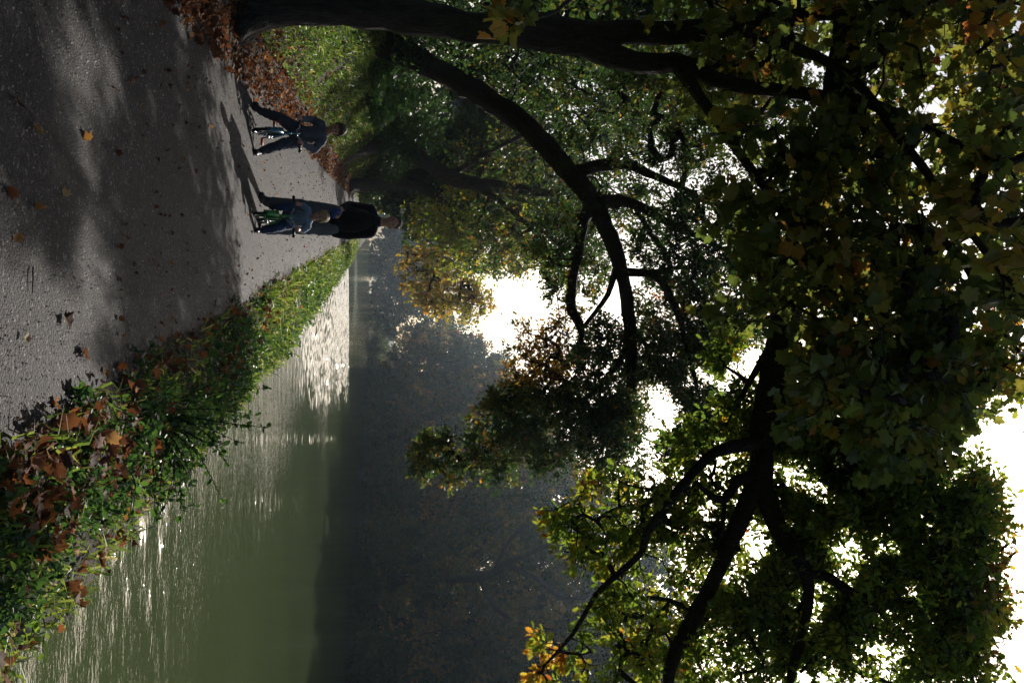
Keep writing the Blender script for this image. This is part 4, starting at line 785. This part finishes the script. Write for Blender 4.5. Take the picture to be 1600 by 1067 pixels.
# ---- children's bicycles: local frame, front wheel towards -y
RUB = solid('tyre rubber', (.012, .012, .012), .8, bump=.4, bscale=150); STEEL = solid('steel', (.45, .45, .46), .3, 1., var=.1); BLK = solid('black plastic', (.015, .015, .016), .45, var=.1)
def bicycle(loc, rz, steer, label, wr_, fm, acc, ped, wide, S=1.):
    root = empty('bicycle', loc, label, 'bicycle', "children's bicycles"); root.rotation_euler = (0, 0, rz)
    wb = wr_ * 2.9; ct, stt = math.cos(steer), math.sin(steer)
    fw = np.array([0, -wb * .5, wr_]); rw = np.array([0, wb * .5, wr_]); st = np.array([0, -wb * .5 + .06, wr_ * 2 + .10 * S]); bar = st + [0, .02, .10 * S]; seat = np.array([0, wb * .22, wr_ * 2 + .10 * S]); bbk = np.array([0, .02, wr_ * .95])
    g = Geo(); ht = st - [0, 0, .07 * S]
    for a_, b_, r_ in ((st, ht, .018), (ht, bbk, .016), (st - [0, 0, .01], seat - [0, 0, .10], .012), (bbk, seat - [0, 0, .04], .014)): g.cap(a_, b_, r_)
    for q in (-1, 1): g.cap(bbk + [q * .02, 0, 0], rw + [q * .045, 0, 0], .009); g.cap(seat + [q * .015, 0, -.10], rw + [q * .045, 0, 0], .008)
    g.build('frame', fm, root, smooth=True)
    def wheel(c, ax):
        g = Geo(); g.torus(c, wr_ * .80, .008, ax); g.cap(c - np.array(ax) * .045, c + np.array(ax) * .045, .014)
        u = unit(np.cross(ax, [0, 0, 1.])); v = np.cross(ax, u)
        for k in range(16): an = k * 2 * PI / 16; e = c + (u * math.cos(an) + v * math.sin(an)) * wr_ * .80; g.tube([c + np.array(ax) * .02 * (-1) ** k, e], [.0016, .0016], 4)
        o = g.build('wheel', acc, root, smooth=True); g = Geo(); g.torus(c, wr_ * .88, wr_ * .12, ax, 36, 10); t_ = g.build('tyre', RUB, o, smooth=True); return o
    wheel(rw, np.array([1., 0, 0])); axf = np.array([ct, stt, 0]); wheel(fw, axf)
    g = Geo()
    for q in (-1, 1): g.chain([fw + axf * q * .045, fw + axf * q * .042 + [0, 0, wr_ * 1.12], ht + axf * q * .02 + [0, 0, -.01]], [.009, .011, .012])
    g.cap(ht, bar, .012); g.build('fork', fm, root, smooth=True)
    g = Geo(); an_ = np.linspace(0, 2.2, 12); mg = np.stack([0 * an_, -np.cos(an_ + .25), np.sin(an_ + .25)], -1) * wr_ * 1.10
    mg = fw + np.stack([mg[:, 1] * -stt, mg[:, 1] * ct, mg[:, 2]], -1); g.tube(mg, .026, 8, flat=1.); g.build('mudguard', fm, root, smooth=True)
    g = Geo(); b0 = bar - axf * wide / 2; b1 = bar + axf * wide / 2; g.chain([b0 + [0, .02, .0], bar - axf * wide * .22, bar - axf * .04 - [0, 0, .03], bar + axf * .04 - [0, 0, .03], bar + axf * wide * .22, b1 + [0, .02, .0]], [.010] * 6)
    hb = g.build('handlebar', STEEL, root, smooth=True)
    for e in (b0, b1):
        sg = 1 if e is b1 else -1; g = Geo(); g.cap(e + [0, .02, 0] - axf * sg * .02, e + [0, .02, 0] + axf * sg * .06, .016); g.ball(e + [0, .02, 0] + axf * sg * .075, .021); g.build('grip', BLK, hb, smooth=True)
    g = Geo(); g.ball(seat + [0, .03, .0], (.07, .09, .025)); g.ball(seat + [0, -.07, .0], (.03, .07, .02)); skinned(g, 'saddle', BLK, root, .005, 2)
    g = Geo(); c = Matrix.Rotation(.4, 3, 'X')
    cr = [bbk + [q * .06, math.sin(.5) * .09 * q, -math.cos(.5) * .09 * q] for q in (-1, 1)]
    for q, e in zip((-1, 1), cr): g.cap(bbk + [q * .05, 0, 0], e, .009); 
    g.cap(bbk - [.05, 0, 0], bbk + [.05, 0, 0], .014); g.torus(bbk + np.array([.035, 0, 0]), .045, .006, (1, 0, 0), 24, 6); g.build('crank', STEEL, root, smooth=True)
    for q, e in zip((-1, 1), cr): g = Geo(); g.box(e + [q * .045, 0, 0], (.042, .032, .011)); g.box(e + [q * .045, -.034, 0], (.03, .004, .013)); g.build('pedal', ped, root)
    return root, b0, b1
K1 = P(408, 340, 10.42); BZ = .022
GREENP = solid('green paint', (.04, .22, .05), .35, var=.1); BLUEP = solid('blue paint', (.02, .10, .16), .3, var=.1); ORP = solid('orange plastic', (.55, .07, .02), .45, var=.1)
bicycle((K1[0], 10.42, BZ), rad(-3), rad(4), 'small green bicycle with black tyres ridden by the fair haired child', .135, GREENP, GREENP, BLK, .32, .95)
K2 = P(397, 207, 10.35)
bicycle((K2[0], 10.35, BZ), rad(10), rad(-6), 'small blue bicycle with orange pedals under the child in the grey tracksuit', .165, BLUEP, STEEL, ORP, .27, 1.05)

# fair haired child riding the green bicycle
root = empty('person', (K1[0], 10.42, .02), 'fair haired small child in a light blue shirt and jeans riding the green bicycle', 'person', 'people on the towpath')
S = .62; Hc = (-.01, -.13, .785); RH = yaw(rad(-6), rad(14)); g = Geo(); head(g, Hc, .195, RH)
g.cap((0, -.05, .64), (-.005, -.10, .72), .035, .035); g.chain([(0, .10, .40), (0, .06, .50), (0, -.02, .62)], [.085, .085, .07])
for q in (-1, 1): g.chain([(q * .03, -.03, .635), (q * .095, -.04, .63)], [.035, .036])
hb = (-.15, -.14, .515), (.15, -.14, .515)
g.chain([(-.095, -.04, .63), (-.165, -.03, .55), (-.145, -.12, .53)], [.032, .026, .020]); hand(g, (-.145, -.12, .532), (0, -1, -.1), (0, .1, -1), .62, .9)
g.chain([(.095, -.04, .63), (.165, -.03, .55), (.145, -.12, .53)], [.032, .026, .020]); hand(g, (.145, -.12, .532), (0, -1, -.1), (0, .1, -1), .62, .9, -1)
kl = [(-.06, .09, .38), (-.13, -.10, .42), (-.125, -.04, .23)]; kr = [(.06, .09, .38), (.13, -.04, .24), (.155, .0, .06)]
g.chain(kl, [.06, .042, .03]); g.chain(kr, [.06, .042, .03]); skinned(g, 'body', SKIN, root, .0045, 2)
face_bits(Hc, .195, RH, root, solid('fair hair', (.36, .24, .12), .6, bump=.6, bscale=300), 1.12, EYE)
g = Geo(); g.chain([(0, .10, .40), (0, .06, .50), (0, -.015, .61)], [.105, .105, .085]); g.cap((0, -.04, .63), (0, -.06, .665), .05, .042)
for q in (-1, 1): g.chain([(q * .03, -.03, .625), (q * .10, -.04, .62), (q * .150, -.035, .565)], [.05, .047, .040])
skinned(g, 'shirt', cloth('light blue cotton', (.19, .25, .33)), root, .005, 4, .004, 16.)
g = Geo(); g.ball((0, .10, .38), (.105, .09, .07)); g.chain(kl[:2] + [(-.125, -.05, .27)], [.075, .058, .046]); g.chain(kr[:2] + [(.152, .0, .10)], [.075, .056, .045])
skinned(g, 'jeans', cloth('denim', (.03, .05, .11)), root, .005, 4, .004, 20.)
shoe('shoe', (-.125, .0, .165), .17, SH, SOLE, root, (0, -1, .1), .033); shoe('shoe', (.155, .04, 0), .17, SH, SOLE, root, (.1, -1), .033)
g = Geo(); g.chain([(-.165, -.10, .545), (-.17, -.02, .555)], [.03, .03]); 
# child in grey standing astride the blue bicycle
root = empty('person', (K2[0], 10.35, .02), 'brown haired child in a grey tracksuit standing astride the blue bicycle', 'person', 'people on the towpath')
Hc = (-.05, -.10, .985); RH = yaw(rad(14), rad(20)); g = Geo(); head(g, Hc, .205, RH)
g.cap((-.035, .02, .80), (-.045, -.05, .90), .042, .04); g.chain([(0, .08, .50), (-.01, .07, .62), (-.03, .03, .77)], [.09, .09, .08])
for q in (-1, 1): g.chain([(q * .04 - .03, .03, .81), (q * .105 - .03, .02, .795)], [.04, .04])
aL = [(-.135, .02, .795), (-.195, .06, .67), (-.145, -.17, .565)]; aR = [(.075, .02, .795), (.185, .0, .70), (.150, -.15, .575)]
g.chain(aL, [.037, .03, .022]); hand(g, aL[2], (.15, -1, -.1), (0, -.1, -1), .72, .9); g.chain(aR, [.037, .03, .022]); hand(g, aR[2], (-.1, -1, -.1), (0, -.1, -1), .72, .9, -1)
lL = [(-.07, .08, .50), (-.185, .0, .30), (-.27, .04, .06)]; lR = [(.07, .08, .50), (.145, .0, .29), (.215, .04, .06)]
g.chain(lL, [.07, .048, .035]); g.chain(lR, [.07, .048, .035]); skinned(g, 'body', SKIN, root, .005, 2)
face_bits(Hc, .205, RH, root, solid('brown hair', (.06, .03, .018), .7, bump=.6, bscale=300), 1.1, EYE)
g = Geo(); g.chain([(0, .08, .50), (-.01, .07, .62), (-.03, .035, .77)], [.11, .108, .095]); g.cap((-.035, .02, .80), (-.04, .0, .845), .06, .055)
for q, ar in ((-1, aL), (1, aR)): g.chain([(q * .04 - .03, .03, .80), (ar[0][0], .02, .785), ar[1], tuple(np.array(ar[1]) * .12 + np.array(ar[2]) * .88)], [.06, .056, .047, .034])
skinned(g, 'sweatshirt', cloth('grey fleece', (.10, .11, .13)), root, .005, 4, .005, 14.)
g = Geo(); g.ball((0, .08, .48), (.125, .10, .09)); g.chain([lL[0], lL[1], (-.262, .04, .09)], [.088, .066, .052]); g.chain([lR[0], lR[1], (.21, .04, .09)], [.088, .066, .052])
skinned(g, 'trousers', cloth('grey jersey', (.06, .065, .085)), root, .005, 4, .005, 18.)
shoe('shoe', (-.27, .08, 0), .20, SH, SOLE, root, (-.3, -1), .038); shoe('shoe', (.215, .08, 0), .20, SH, SOLE, root, (.3, -1), .038)

# ------------------------------------------------------------------ haze
HZ = .00034
me = bpy.data.meshes.new('haze'); x0, x1, y0, y1, z0, z1 = -420, 420, -120, 640, -6, 46
me.from_pydata([(x, y, z) for x in (x0, x1) for y in (y0, y1) for z in (z0, z1)], [], [(0, 1, 3, 2), (4, 6, 7, 5), (0, 4, 5, 1), (2, 3, 7, 6), (0, 2, 6, 4), (1, 5, 7, 3)])
m, n, out = mat('haze'); pv = N(n, 'ShaderNodeVolumePrincipled'); pv.inputs['Density'].default_value = HZ; pv.inputs['Color'].default_value = (.68, .85, 1, 1); pv.inputs['Anisotropy'].default_value = .6
n.links.new(pv.outputs[0], out.inputs['Volume']); me.materials.append(m); o = bpy.data.objects.new('haze', me); COL.objects.link(o); tag(o, kind='stuff')
